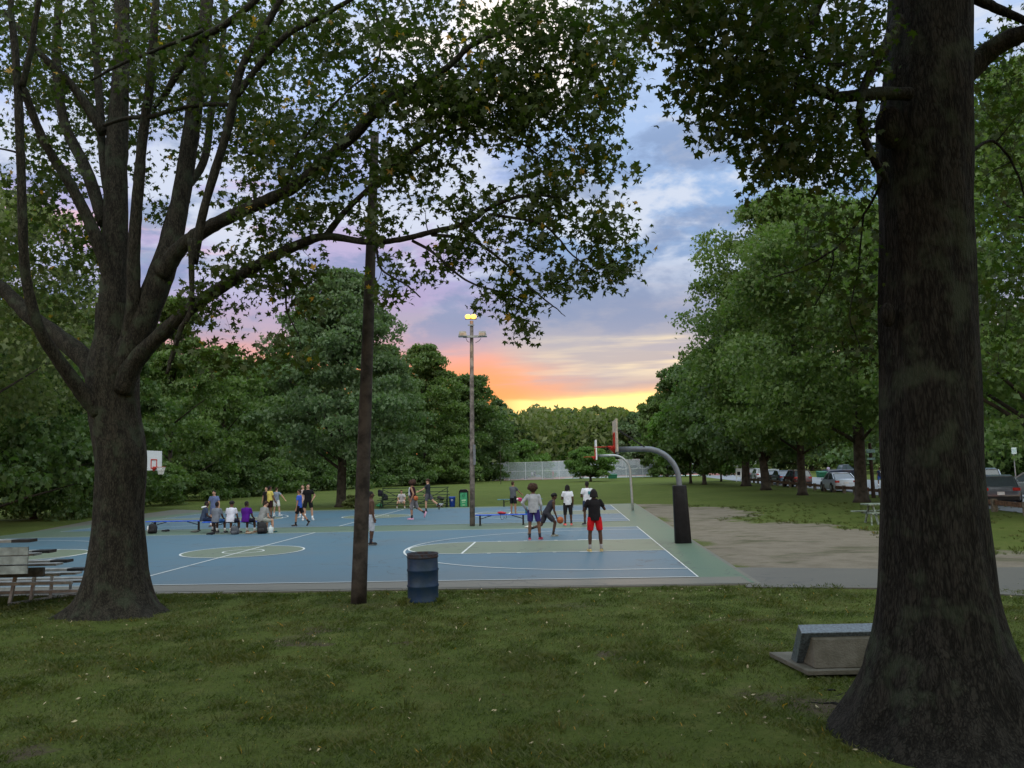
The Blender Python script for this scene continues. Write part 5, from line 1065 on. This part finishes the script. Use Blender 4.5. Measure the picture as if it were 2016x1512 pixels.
    if hk == 'afro':
        for k in range(90):
            d = vn(rs_.normal(size=3)); d = HR@Vector((d.x, d.y-.25, abs(d.z)*.9-.25)); m.sphere(HC+hup*.035*S-hf*.02*S+d.normalized()*.135*S, rs_.uniform(.030, .052)*S, 8, 6)
        m.sphere(HC+hup*.03*S-hf*.02*S, .138*S, 12, 8)
    elif hk in ('dreads', 'bob'):
        m.sphere(HC+hup*.028*S-hf*.012*S, (.088*S, .104*S, .105*S), 14, 10, HR); Lh = .13 if hk == 'dreads' else .15
        for k in range(30):
            a = PI*(-.12+1.24*k/29)+PI; r0 = HC+HR@Vector((math.cos(a)*.082, math.sin(a)*.09, .01))*S; o_ = HR@Vector((math.cos(a), math.sin(a), 0))
            m.tube([r0+hup*.05*S, r0+o_*.012*S-hup*.03*S, r0+o_*(.022+rs_.rand()*.012)*S-hup*(Lh*rs_.uniform(.7, 1))*S], [.016*S, .016*S, .011*S], 6)
    elif hk == 'curly':
        m.sphere(HC+hup*.03*S-hf*.01*S, (.085*S, .10*S, .10*S), 14, 10, HR)
        for k in range(46): d = HR@vn((rs_.normal(), rs_.normal()-.15, abs(rs_.normal())+.1)); m.sphere(HC+hup*.02*S+d*.102*S, rs_.uniform(.018, .028)*S, 6, 5)
    else:
        m.sphere(HC+hup*.022*S-hf*.014*S, (.081*S, .096*S, .103*S), 14, 10, HR); m.sphere(HC-hf*.055*S-hup*.02*S, (.06*S, .045*S, .06*S), 10, 8, HR)
    remesh(m, 'hair', HAIRC[hair[0]], root, .011, 1)
    m = MB(); [m.sphere(HC+hf*.088*S+hs*sg*.031*S+hup*.008*S, (.012*S, .008*S, .007*S), 8, 6, HR) for sg in (-1, 1)]; m.build('eyes', M_EYE, root, True)
    # shirt
    if shirt:
        m = MB(); e = .022*S; bot = -.07
        pr = [(bot, .172, .135), (.03, .182, .135), (.14, .172, .125), (.26, .172, .125), (.38, .192, .132), (.46, .178, .114), (.50, .125, .09), (.532, .078, .074)]
        m.tube([P0+up*z*S for z, _, _ in pr], [x*S for _, x, _ in pr], 18, ry=[y*S for _, _, y in pr], side=side)
        if sleeve != 'none':
            for A_ in (aL, aR):
                m.sphere(A_[0], .060*S, 12, 8)
                if sleeve == 'long': m.tube([A_[0], A_[0].lerp(A_[1], .5), A_[1]], [.068*S, .060*S, .050*S], 12); m.sphere(A_[1], .052*S, 10, 8); m.tube([A_[1], A_[1].lerp(A_[2], .9)], [.05*S, .036*S], 12)
                else: m.tube([A_[0], A_[0].lerp(A_[1], .3), A_[0].lerp(A_[1], .62)], [.060*S, .062*S, .064*S], 12)
        remesh(m, 'shirt', cloth(shirt), root, vox)
    if shorts:
        m = MB(); hem = {'short': .80, 'knee': 1.0, 'long': 1.0}[length]
        m.tube([P0+up*.05*S, P0, P0-Vector((0, 0, .07*S))], [.168*S, .178*S, .15*S], 16, ry=[.125*S, .135*S, .115*S], side=Vector((1, 0, 0)))
        for Lg in (LL, RR):
            e_ = Lg[0].lerp(Lg[1], hem); m.tube([Lg[0]+Vector((0, 0, .02)), Lg[0].lerp(Lg[1], .4), e_], [.10*S, .102*S, (.088 if length == 'short' else .078)*S], 14)
            if length != 'short': m.sphere(Lg[1], .074*S, 12, 8)
            if length == 'knee': m.tube([Lg[1], Lg[1].lerp(Lg[2], .12)], [.076*S, .078*S], 12)
            if length == 'long': m.tube([Lg[1], Lg[1].lerp(Lg[2], .5), Lg[1].lerp(Lg[2], .88)], [.072*S, .065*S, .05*S], 12)
        remesh(m, 'shorts' if length != 'long' else 'trousers', cloth(shorts), root, vox)
    return root, aL, aR
def world(root, v): return Matrix.Translation(root.location)@root.rotation_euler.to_matrix().to_4x4()@v
WHT, BLK, NVY = (.62, .64, .72), (.014, .014, .016), (.018, .022, .07)
FOLD = {'L': ((-.25, .15, -1), (.55, .8, -.05)), 'R': ((.25, .15, -1), (-.55, .8, .05))}
p1 = person('player from behind in a black tee and bright red shorts standing on the near key', 1173, 1086, 963, 3, (.016, .015, .017), (.50, .012, .016), 'dark', ('black', 'dreads'), arms={'L': ((-.42, .2, -.9), (.5, .7, .45)), 'R': ((.45, .35, -.75), (-.45, .55, .75))},
    legs={'L': ((-.10, .02, -1), (-.04, -.03, -1)), 'R': ((.13, .02, -1), (.04, -.03, -1))}, shoe=(.42, .33, .14), sock=(.30, .30, .30), vox=.010, headturn=-12)
p2 = person('player with big curly hair in a grey long sleeved shirt and navy shorts', 1053, 1063, 955, -14, (.36, .38, .42), (.035, .03, .15), 'brown', ('brown', 'afro'), arms={'L': ((-.62, -.25, -.75), (.35, .45, -.8)), 'R': ((.25, .1, -1), (-.1, .5, -.8))},
    legs={'L': ((-.08, .0, -1), (-.03, -.10, -1)), 'R': ((.13, .10, -1), (.08, -.05, -1))}, shoe=(.28, .03, .06), sock=(.03, .03, .04), sleeve='long', vox=.010)
p3 = person('crouching player in dark clothes and headband dribbling an orange ball to the right', 1089, 1056, 984, -80, (.035, .035, .045), (.045, .045, .055), 'dark', ('black', 'curly'), legs={'L': ((-.05, -.35, -.9), (-.05, -1, -.32)), 'R': ((.06, .70, -.75), (.03, -.22, -1))},
    arms={'R': ((.1, .55, -.85), (.05, .75, -.6)), 'L': ((-.3, .1, -.8), (-.1, .8, -.5))}, lean=(0, .62), shoe=(.22, .23, .20), sock=(.03, .03, .03), H=1.72, sleeve='none', vox=.010, headdown=-.3)
p4 = person('player from behind in a white tee, black shorts and coral red shoes', 1119, 1034, 954, 4, WHT, (.018, .018, .020), 'dark', ('black', 'bob'), arms={'L': ((-.3, .1, -1), (.5, .8, .1)), 'R': ((.2, -.05, -1), (0, .2, -1))}, shoe=(.75, .10, .09), sock=(.04, .04, .05), length='knee')
p5 = person('player in a white tee and navy shorts half behind the red shorts player', 1158, 1033, 947, 14, WHT, (.03, .045, .09), 'dark', ('black', 'short'), arms=FOLD, shoe=(.04, .04, .05), sock=(.04, .04, .05))
p6 = person('man in a grey tee and black shorts reaching out behind the right bench', 1011, 1014, 947, -38, (.095, .105, .12), (.014, .016, .018), 'mid', ('brown', 'short'), arms={'R': ((.15, .75, -.75), (.0, .9, -.55)), 'L': ((-.2, .5, -.9), (.2, .9, -.3))}, shoe=(.05, .05, .06), sock=None)
p7 = person('shirtless player in light grey trousers half hidden by the leaning pole', 730, 1073, 967, -72, None, (.40, .44, .50), 'dark', ('black', 'short'), arms={'R': ((.12, .0, -1), (.05, .25, -1))}, length='knee', legs={'R': ((.05, .05, -1), (0, -.12, -1)), 'L': ((-.05, .05, -1), (0, -.06, -1))}, shoe=(.03, .03, .03), sock=(.03, .03, .04))
p8 = person('curly haired player in a black tank and grey shorts striding left with the ball', 811, 1023, 946, 78, (.03, .012, .02), (.17, .17, .19), 'mid', ('brown', 'afro'), legs={'R': ((.05, -.32, -1), (0, -.95, -.62)), 'L': ((-.05, .12, -1), (0, -.02, -1))},
    arms={'L': ((-.2, -.35, -.9), (.0, .5, -.9)), 'R': ((.2, .25, -.9), (.2, .65, -.6))}, lean=(0, .10), sleeve='none', shoe=(.55, .28, .42), sock=(.03, .03, .04), length='knee', kh=1.0)
p9 = person('slim player in a dark tee and grey shorts stepping left beside the bleacher', 839, 1008, 943, 80, (.03, .035, .045), (.09, .09, .11), 'light', ('brown', 'curly'), legs={'R': ((.05, -.55, -.85), (0, -.85, -.6)), 'L': ((-.05, .18, -1), (0, .0, -1))},
    arms={'L': ((-.15, .7, -.75), (0, .9, -.35)), 'R': ((.15, .2, -1), (0, .6, -.8))}, shoe=(.03, .03, .03), sock=(.03, .03, .03), kh=.99)
p12 = person('boy in a blue tee and black shorts walking left on the far court', 582, 1036, 963, 84, (.045, .11, .50), (.012, .012, .014), 'mid', ('brown', 'short'), legs={'R': ((.04, -.42, -1), (0, -.62, -.8)), 'L': ((-.04, .22, -1), (0, .08, -1))}, shoe=(.02, .02, .025), sock=(.02, .02, .02))
p13 = person('player in black tee and shorts with white socks, one hand on his hip', 606, 1024, 952, -160, (.012, .012, .014), (.014, .014, .016), 'light', ('black', 'short'), legs={'L': ((-.20, .02, -1), (-.08, .0, -1)), 'R': ((.22, .06, -1), (.1, 0, -1))}, arms={'L': ((-.55, -.1, -.8), (.5, .3, -.75)), 'R': ((.3, 0, -1), (.1, .5, -.9))}, shoe=(.62, .68, .72), sock=(.72, .74, .76))
p14 = person('player in a white sleeveless top standing just behind the black shirt player', 596, 1019, 954, 170, (.42, .34, .32), (.30, .30, .30), 'light', ('brown', 'short'), sleeve='none', shoe=(.6, .62, .66))
p15 = person('player in a yellow tee and dark shorts with his back turned', 531, 1021, 956, -42, (.62, .52, .13), (.03, .014, .016), 'brown', ('black', 'short'), arms={'R': ((.1, .3, -1), (0, .5, -.9))}, shoe=(.06, .06, .08), sock=(.05, .05, .05))
p16 = person('man in a grey blue tee and white shorts, right arm held out', 545, 1016, 959, -22, (.20, .24, .31), (.60, .62, .62), 'light', ('brown', 'short'), arms={'R': ((.75, .2, -.7), (.55, .2, -.8))}, legs={'R': ((.16, .1, -1), (.1, .0, -1)), 'L': ((-.1, 0, -1), (-.1, 0, -1))}, shoe=(.62, .66, .68))
p17 = person('player in a black tee mostly hidden behind the yellow shirt player', 524, 1016, 958, 160, (.02, .018, .02), (.02, .02, .02), 'light', ('brown', 'short'))
p18 = person('man in a faded blue tee standing beyond the bench and looking down', 421, 1037, 965, 178, (.12, .16, .30), (.10, .13, .22), 'light', ('black', 'short'), arms={'L': ((-.30, .1, -1), (-.1, .3, -1)), 'R': ((.32, .1, -1), (.12, .3, -1))}, headdown=.5)
SIT = {'L': ((-.16, 1, -.06), (-.03, .05, -1)), 'R': ((.16, 1, -.06), (.03, .05, -1))}; REST = {'L': ((-.2, .45, -1), (.25, .9, -.25)), 'R': ((.2, .45, -1), (-.25, .9, -.25))}
def seated(label, px, py, rz, shirt, shorts, skin, hair, **kw): return person(label, px, py, 0, rz, shirt, shorts, skin, hair, legs=kw.pop('legs', SIT), arms=REST, seat=.42, H=kw.pop('H', 1.74), group='players sitting on the blue bench', **kw)
p19 = seated('seated player in a dark navy tee with a white towel round the neck', 399, 1047.5, -62, (.045, .065, .11), (.02, .03, .06), 'dark', ('black', 'short'), shoe=(.03, .03, .04), sock=(.65, .66, .68), length='knee', lean=(0, .25))
p20 = seated('seated player with a grey tee and blue shorts second from the left', 424, 1050.5, -10, (.16, .18, .22), (.05, .14, .38), 'dark', ('black', 'short'), lean=(0, .18), shoe=(.05, .05, .06))
p21 = seated('seated player with curly hair and a plain white tee', 453, 1050.5, -6, (.58, .60, .70), (.03, .03, .06), 'brown', ('black', 'curly'), lean=(0, .22), shoe=(.05, .05, .06), H=1.78)
p22 = seated('seated player in a purple tee', 483, 1050, -12, (.075, .012, .20), (.02, .02, .04), 'dark', ('black', 'short'), lean=(0, .16), shoe=(.35, .2, .12), headturn=-20)
p23 = seated('seated player in a heather grey tee hunched forward at the right bench end', 513, 1049.5, -35, (.22, .23, .23), (.32, .34, .32), 'light', ('brown', 'short'), lean=(0, .42), shoe=(.02, .09, .10), headdown=.5, H=1.82)
p10 = person('man in a pale tee and shorts sitting hunched on the low bleacher row', 792, 1001, 0, 176, (.55, .52, .55), (.50, .42, .42), 'light', ('brown', 'short'), legs={'L': ((-.32, 1, -.1), (-.1, .15, -1)), 'R': ((.32, 1, -.1), (.1, .15, -1))}, arms={'L': ((-.3, .5, -.9), (.5, .7, -.6)), 'R': ((.3, .5, -.9), (-.5, .7, -.6))}, seat=.33, H=1.72, lean=(0, .4), headdown=.5, shoe=(.66, .68, .70), sock=(.7, .7, .7), group='people on the far bleacher', base=gnd(792, 999.5, .04))
p11 = person('person in a white top standing behind the player with the ball', 811, 1001, 951, 150, (.50, .52, .60), (.05, .05, .07), 'mid', ('brown', 'short'), group='people on the far bleacher', sleeve='long')
# tennis players and the walker by the road
p24 = person('small far tennis player in black beside a person in white', 1052, 941.5, 923, -30, (.03, .03, .05), (.03, .03, .04), 'mid', ('black', 'short'), group='people at the tennis court', vox=.02, H=1.8, base=Vector((at(1053, 940, fenceY+6).x, fenceY+6, .05)))
p25 = person('small far tennis player in white and black by the left end of the fence', 1047, 941.5, 923, 20, (.55, .58, .66), (.05, .05, .07), 'mid', ('black', 'short'), group='people at the tennis court', vox=.02, H=1.75, base=Vector((at(1048, 940, fenceY+7).x, fenceY+7, .05)))
p26 = person('far tennis player in a red top and red shorts', 1089, 941, 923, 60, (.55, .06, .07), (.30, .05, .06), 'mid', ('black', 'short'), group='people at the tennis court', vox=.02, H=1.8, base=Vector((at(1089, 940, fenceY+6).x, fenceY+6, .05)))
p27 = person('person in a navy top with a white print and blue shorts walking up the road', 1734, 957.5, 931, 8, (.02, .03, .06), (.04, .09, .34), 'brown', ('brown', 'short'), legs={'L': ((-.05, .2, -1), (0, 0, -1)), 'R': ((.05, -.15, -1), (0, -.3, -1))}, shoe=(.6, .5, .52), group='people by the road', vox=.016, H=1.75)
p28 = person('person in a pale lilac top standing before the dark pickup', 1632, 940, 922, 20, (.42, .38, .55), (.02, .02, .04), 'mid', ('black', 'short'), group='people by the road', vox=.02, H=1.75)
r_ = p27[0]; m = MB(); m.sphere((0, -.155, 1.28), (.075, .014, .10), 10, 6); m.build('shirt_print', M_WHITE, r_)
r_ = p5[0]; m = MB(); m.box((.05, -.150, 1.30), (.12, .014, .13)); m.build('shirt_print', pmat('teal_print', (.03, .20, .24), .8), r_)
r_ = p3[0]; 
r_ = p19[0]; m = MB(); c = Vector((0, .04, .42+.10+.53)); m.tube([c+Vector((math.cos(a)*.09, math.sin(a)*.085, .02*math.sin(a))) for a in np.linspace(0, 2*PI, 17)], .028, 8); m.build('towel', M_WHITE, r_, True)
# balls
M_BALL = pmat('basketball_orange', (.38, .105, .035), .7, var=.1, bump=.2, bscale=90)
def ball(c, label):
    r_ = empty('basketball', c); tag(r_, label, 'basketball', 'basketballs'); m = MB(); m.sphere((0, 0, 0), .121, 24, 16); m.build('ball', M_BALL, r_, True)
    m = MB()
    for ax in range(3): m.tube([Matrix.Rotation(.5, 3, 'Z')@Vector([(math.cos(a)*.1212, math.sin(a)*.1212, 0), (0, math.cos(a)*.1212, math.sin(a)*.1212), (math.cos(a)*.1212, 0, math.sin(a)*.1212)][ax]) for a in np.linspace(0, 2*PI, 25)], .003, 4, cap=False)
    m.build('seam', M_BLACK, r_)
hR = world(p3[0], p3[2][2]+Vector((0, .12, -.10))); ball(hR, 'orange basketball in the hand of the crouching dribbler')
hL = world(p8[0], p8[1][2]+Vector((-.02, .06, -.04))); ball(at(818.5, 981, hL.y-.12), 'orange basketball carried at the hip of the striding curly haired player')
# ------------------------------------------------------------------ bags, bottles, shoes
def lump(parent, name, mat, c, r, seed, vox=.015, n=8):
    rs_ = np.random.RandomState(seed); m = MB(); c = Vector(c)
    for k in range(n): m.sphere(c+Vector((rs_.uniform(-1, 1)*r[0]*.55, rs_.uniform(-1, 1)*r[1]*.5, rs_.uniform(-.5, .5)*r[2])), (r[0]*rs_.uniform(.4, .6), r[1]*.6, r[2]*rs_.uniform(.45, .65)), 10, 8)
    return remesh(m, name, mat, parent, vox)
M_BAGB = pmat('bag_black', (.015, .015, .018), .7, var=.2); M_BAGG = pmat('bag_grey', (.09, .10, .12), .8, var=.2)
def backpack(px, py, label, mat, w=.34, h=.42, rz=0, tilt=0, patch=None):
    b_ = gnd(px, py, .045); r_ = empty('backpack', b_, rz); r_.rotation_euler.x = tilt; tag(r_, label, 'backpack', 'bags left round the benches')
    m = MB(); m.tube([(0, 0, 0), (0, 0, h*.15), (0, 0, h*.6), (0, -.01, h*.9), (0, 0, h)], [w*.42, w*.5, w*.48, w*.36, w*.12], 16, ry=[w*.28, w*.32, w*.3, w*.22, w*.08], side=(1, 0, 0)); m.build('body', mat, r_, True)
    m = MB(); m.tube([(0, -w*.3, h*.08), (0, -w*.38, h*.25), (0, -w*.3, h*.5)], [w*.30, w*.34, w*.28], 12, ry=[.02, .05, .02], side=(1, 0, 0)); m.build('pocket', mat, r_, True)
    m = MB(); m.tube([(-.05, 0, h*.95), (-.03, 0, h*1.1), (.03, 0, h*1.1), (.05, 0, h*.95)], .012, 6); m.build('handle', M_BLACK, r_)
    for s in (-1, 1): m = MB(); m.tube([(s*.09, w*.25, h*.85), (s*.12, w*.45, h*.6), (s*.11, w*.42, h*.25), (s*.1, w*.28, h*.05)], .018, 6); m.build('strap', M_BLACK, r_)
    if patch: m = MB(); m.sphere((-w*.42, -w*.12, h*.5), (.035, .07, .13), 10, 6); m.build('patch', M_WHITE, r_)
    return r_
backpack(300, 1050, 'black backpack with a white side patch under the left end of the blue bench', M_BAGB, .40, .40, patch=True)
backpack(463, 1051.5, 'slumped grey backpack on the ground behind the white shirt player', M_BAGG, .36, .36, tilt=.3)
backpack(516, 1050.5, 'big black backpack under the right end of the crowded bench', M_BAGB, .42, .46)
backpack(759, 985, 'black bag with a white top on the left of the far bleacher', M_BAGB, .42, .5, patch=True)
def jug(px, py, label, mat, r, h, z=.045, capm=None, name='water_jug', base=None):
    b_ = base or gnd(px, py, z); r_ = empty(name, b_); tag(r_, label, 'bottle', None)
    m = MB(); m.lathe([(r*.9, 0), (r, h*.06), (r, h*.68), (r*.8, h*.80), (r*.35, h*.9), (r*.33, h)], n=18); m.build('body', mat, r_, True); m = MB(); m.lathe([(r*.38, h*.93), (r*.38, h*1.04)], n=12); m.build('cap', capm or M_BLACK, r_)
jug(533, 1050, 'pale translucent water jug right of the black backpack', pmat('jug_pale', (.50, .58, .60), .3, var=.05), .10, .30, capm=M_WHITE)
seatz = bC.location.z+.455
cpt = at(1036.5, 1016, bC.location.y); jug(0, 0, 'teal water bottle standing on the right end of the blue bench', pmat('bottle_teal', (.015, .12, .16), .4), .05, .26, name='water_bottle', base=Vector((cpt.x, bC.location.y, seatz)))
c_ = at(990.5, 1016, bC.location.y); r_ = empty('clothes_pile', (c_.x, bC.location.y, seatz)); tag(r_, 'crumpled red clothes with a cord hanging over the front of the blue bench', 'clothes'); lump(r_, 'garment', cloth((.42, .045, .06)), (0, 0, .05), (.24, .13, .07), 5)
m = MB(); m.tube([(-.10, -.13, .03), (-.12, -.16, -.1), (-.07, -.16, -.22), (.02, -.16, -.20), (.03, -.16, -.08), (.09, -.16, -.2), (.14, -.16, -.16), (.13, -.14, .02)], .009, 5); m.build('cord', M_BLACKM, r_)
c_ = at(1023, 986, bD.location.y); r_ = empty('clothes_pile', (c_.x, bD.location.y-.1, bD.location.z+.42)); tag(r_, 'bright pink garment draped on the pale bench behind the reaching man', 'clothes'); lump(r_, 'garment', cloth((.65, .08, .20)), (0, 0, -.03), (.20, .12, .16), 6); lump(r_, 'lining', M_WHITE, (-.18, 0, .03), (.12, .1, .09), 7)
def shoes(px, py, label, col, z=.045, rz=.3, cat='shoes'):
    r_ = empty('pair_of_shoes', gnd(px, py, z), rz); tag(r_, label, cat, 'shoes left on the ground')
    for s in (-.07, .09): m = MB(); m.tube([(s, -.12, .04), (s, -.05, .05), (s, .06, .045), (s, .15, .03)], [.03, .042, .045, .025], 10, ry=[.035, .045, .035, .02], side=(1, 0, 0)); m.build('shoe', cloth(col), r_, True)
shoes(1041, 1039, 'white sneakers on the ground at the right foot of the blue bench', (.66, .66, .62), rz=1.2)
shoes(326, 1046.5, 'dark sandals lying under the middle of the left bench', (.03, .03, .035), rz=1.3)
shoes(384, 1048, 'pale and black shoes by the right foot of the left bench', (.12, .12, .12), rz=1.4)
shoes(491, 1051, 'brown and white shoes beneath the purple shirt player', (.35, .27, .2), rz=1.2)
shoes(415, 1052.5, 'black slides lying before the left foot of the crowded bench', (.02, .02, .025), rz=1.5)
for i, (px, py, col, lb_) in enumerate(((748, 1000, (.08, .45, .22), 'green drawstring bag at the left end of the far bleacher'), (866, 999, (.45, .50, .60), 'white bundle on the ground at the right end of the far bleacher'), (868, 984, (.04, .04, .04), 'dark jacket heaped on a right hand seat of the far bleacher'), (750, 975, (.02, .02, .03), 'dark jacket hanging at the top left of the far bleacher'))):
    g_ = gnd(px, 999) if py < 990 else gnd(px, py); z_ = 0 if py > 990 else (999-py)*g_.y/F-.05; r_ = empty('bag', (g_.x, g_.y+(.2 if z_ else 0), z_)); tag(r_, lb_, 'bag', 'things left on the far bleacher'); lump(r_, 'fabric', cloth(col), (0, 0, .14), (.26, .2, .16 if i != 3 else .3), 20+i, .025)
# ------------------------------------------------------------------ cars
M_TYRE = pmat('tyre', (.018, .018, .018), .85); M_RIM = pmat('wheel_rim', (.35, .36, .38), .35, .7); M_CGL = pmat('car_glass', (.07, .095, .115), .06, spec=1.0, var=.05); M_TAIL = pmat('tail_light', (.45, .02, .02), .25, spec=.6); M_HEAD = pmat('head_light', (.6, .62, .62), .2, spec=.6)
M_TRIM = pmat('car_trim', (.02, .02, .02), .6)
def paint(n, c): m = pmat(n, c, .28, .15, .04, 3, spec=.6); m.node_tree.nodes['Principled BSDF'].inputs['Coat Weight'].default_value = .6; return m
def car(label, px, py, rz, col, kind='sedan', L=4.6, W=1.82, H=1.46, name='parked_car', plate=True, grp='cars parked along the guard rail'):
    r_ = empty(name, gnd(px, py, .02), math.radians(rz)); tag(r_, label, 'car' if kind != 'pickup' else 'pickup truck', grp); hw = W/2; pm = paint('paint_'+label.split()[0], col); cl_ = .18*H/1.46
    # stations along x, +x is the front: x, belt z, half width factor
    if kind == 'sedan': st_ = [(-.5, .62, .80), (-.485, .92, .90), (-.42, 1.02, .96), (-.28, .98, 1), (0, .94, 1), (.22, .93, 1), (.36, .86, .98), (.46, .74, .92), (.5, .52, .80)]; gh = [(-.40, .99, .0), (-.22, 1.40, 1), (-.05, 1.46, 1), (.08, 1.44, 1), (.25, .95, .0)]
    elif kind == 'suv': st_ = [(-.5, .70, .84), (-.485, 1.05, .92), (-.40, 1.08, .98), (-.2, 1.06, 1), (.1, 1.04, 1), (.24, 1.02, 1), (.38, .95, .98), (.47, .82, .92), (.5, .55, .82)]; gh = [(-.475, 1.06, .0), (-.40, 1.60, 1), (-.15, 1.68, 1), (.08, 1.66, 1), (.27, 1.03, .0)]
    else: st_ = [(-.5, .95, .92), (-.49, 1.10, .95), (-.3, 1.12, 1), (-.1, 1.12, 1), (.1, 1.10, 1), (.22, 1.08, 1), (.38, 1.05, .98), (.47, .95, .92), (.5, .65, .85)]; gh = [(-.12, 1.10, .0), (-.07, 1.74, 1), (.0, 1.78, 1), (.08, 1.76, 1), (.22, 1.09, .0)]
    k = H/(1.46 if kind == 'sedan' else 1.68 if kind == 'suv' else 1.78)
    m = MB(); ring = []
    for x, bz, wf in st_:
        x *= L; bz *= k; w = hw*wf; z0 = cl_+ (.12 if abs(x) > L*.47 else 0)
        sec = [(w*.9, z0), (w, z0+.12), (w*1.0, bz*.62), (w*.985, bz-.10), (w*.90, bz-.01), (w*.6, bz+.015)]
        ring.append([Vector((x, y, z)) for y, z in sec]+[Vector((x, -y, z)) for y, z in sec[::-1]])
    n = 12
    for rg in ring: m.v += rg
    for i in range(len(ring)-1):
        for j in range(n): a = i*n; m.f.append([a+j, a+(j+1) % n, a+n+(j+1) % n, a+n+j])
    m.f.append(list(range(n))[::-1]); m.f.append([(len(ring)-1)*n+j for j in range(n)]); body = m.build('body', pm, r_, True)
    body.modifiers.new('edge', 'EDGE_SPLIT').split_angle = math.radians(40)
    m = MB(); rg = []
    for x, z, t in gh:
        x *= L; z *= k; wt = hw*(.90 if t == 0 else .74); zb = min(z, (gh[0][1])*k)-.03
        rg.append([Vector((x, hw*.90, zb)), Vector((x, wt, z-.03)), Vector((x, wt*.85, z)), Vector((x, -wt*.85, z)), Vector((x, -wt, z-.03)), Vector((x, -hw*.90, zb))])
    for q in rg: m.v += q
    for i in range(len(rg)-1):
        for j in range(5): a = i*6; m.f.append([a+j, a+j+1, a+7+j, a+6+j])
    m.build('window_glass', M_CGL, r_)
    m = MB(); xr0, xr1 = gh[1][0]*L-.02, gh[3][0]*L+.02; zr = [(g_[0]*L, g_[1]*k) for g_ in gh[1:4]]
    for i in range(2):
        a, b_ = zr[i], zr[i+1]; w = hw*.735; m.add([(a[0]-.02, -w, a[1]-.01), (b_[0]+.02, -w, b_[1]-.01), (b_[0]+.02, w, b_[1]-.01), (a[0]-.02, w, a[1]-.01), (a[0]-.02, -w*.9, a[1]+.025), (b_[0]+.02, -w*.9, b_[1]+.025), (b_[0]+.02, w*.9, b_[1]+.025), (a[0]-.02, w*.9, a[1]+.025)], [(0, 1, 5, 4), (1, 2, 6, 5), (2, 3, 7, 6), (3, 0, 4, 7), (4, 5, 6, 7)])
    for s in (-1, 1):
        for g0, g1 in ((gh[0], gh[1]), (gh[4], gh[3])): m.bar((g0[0]*L, s*hw*.885, g0[1]*k-.02), (g1[0]*L, s*hw*.735, g1[1]*k), .07, .06)
        xm = gh[2][0]*L; m.bar((xm, s*hw*.905, gh[0][1]*k-.03), (xm, s*hw*.75, gh[2][1]*k-.02), .07, .03)
    m.build('roof', pm, r_)
    for xw in (-.30*L, .31*L):
        for s in (-1, 1):
            R = .33 if kind == 'sedan' else .37; Rm = Matrix.Rotation(PI/2, 3, 'X')
            a_ = MB(); a_.lathe([(R*.2, -.02), (R+.06, -.02), (R+.06, .012)], n=20); a_.v = [Rm@v+Vector((xw, s*hw*.995, R+.02)) for v in a_.v]; a_.build('wheel_arch', M_TRIM, r_)
            a_ = MB(); a_.lathe([(R*.55, -.11), (R*.9, -.11), (R, -.07), (R, .07), (R*.9, .11), (R*.55, .11)], n=22); a_.v = [Rm@v+Vector((xw, s*(hw-.08), R)) for v in a_.v]; wh = a_.build('wheel', M_TYRE, r_, True)
            a_ = MB(); a_.lathe([(.02, -.02), (R*.6, -.03), (R*.62, .0)] if False else [(.0001, .0), (R*.6, .0), (R*.62, .02)], n=18); a_.v = [Rm@v+Vector((xw, s*(hw+.036), R)) for v in a_.v]; a_.build('rim', M_RIM, wh)
    zt = (.80 if kind == 'sedan' else .92)*k
    for s in (-1, 1):
        m = MB(); m.box((-L*.485, s*hw*.74, zt), (.12, hw*.36, .15)); m.build('tail_light', M_TAIL, r_, bevel=.02)
        m = MB(); m.box((L*.478, s*hw*.70, .68*k), (.14, hw*.34, .13)); m.build('head_light', M_HEAD, r_, bevel=.02)
        m = MB(); m.box((L*.17, s*(hw+.09), .98*k), (.12, .18, .12)); m.build('wing_mirror', pm, r_, bevel=.02)
    if plate: m = MB(); m.box((-L*.5-.012, 0, .70*k), (.02, .32, .16)); m.build('number_plate', M_WHITE, r_)
    m = MB(); m.box((-L*.49, 0, .42*k), (.16, W*.86, .2)); m.box((L*.485, 0, .38*k), (.14, W*.84, .2)); m.build('bumper', pm if kind != 'suv' else M_TRIM, r_, bevel=.03)
    return r_
car('silver sedan seen from behind, parked just left of the thick oak trunk', 1651, 967, 84, (.46, .52, .60), 'sedan', 4.6, 1.82, 1.45)
car('maroon hatchback parked behind the guard rail between two oak trunks', 1570, 958, 86, (.07, .015, .02), 'suv', 4.3, 1.8, 1.6)
car('blue sedan parked left of the maroon one beyond the rail', 1541, 953, 86, (.06, .12, .22), 'sedan', 4.5, 1.8, 1.48)
car('dark green grey car with its nose near the second oak trunk', 1522, 951.5, 88, (.035, .05, .055), 'sedan', 4.5, 1.8, 1.46)
car('white crossover parked beyond the rail left of the blue cars', 1497, 946.5, 84, (.62, .66, .72), 'suv', 4.4, 1.82, 1.6)
car('black car at the far left end of the parked row', 1480, 944.5, 86, (.02, .022, .025), 'suv', 4.4, 1.8, 1.6)
car('pale car glimpsed between the white crossover and the third oak', 1519, 945, 88, (.50, .52, .55), 'sedan', 4.4, 1.8, 1.45)
car('dark blue pickup truck parked across the road behind the silver sedan', 1662, 939.5, 4, (.012, .02, .05), 'pickup', 5.6, 1.95, 1.8, grp=None)
car('charcoal crossover with red tail lights seen from behind right of the big trunk', 1962, 992, 66, (.06, .08, .11), 'suv', 4.3, 1.84, 1.48)
car('bluish silver car just behind the charcoal crossover by the big trunk', 1938, 974, 66, (.20, .26, .36), 'suv', 4.6, 1.85, 1.70)
car('silver grey hatchback cut off by the right edge of the picture', 2034, 979, 150, (.17, .20, .22), 'sedan', 4.5, 1.85, 1.46)
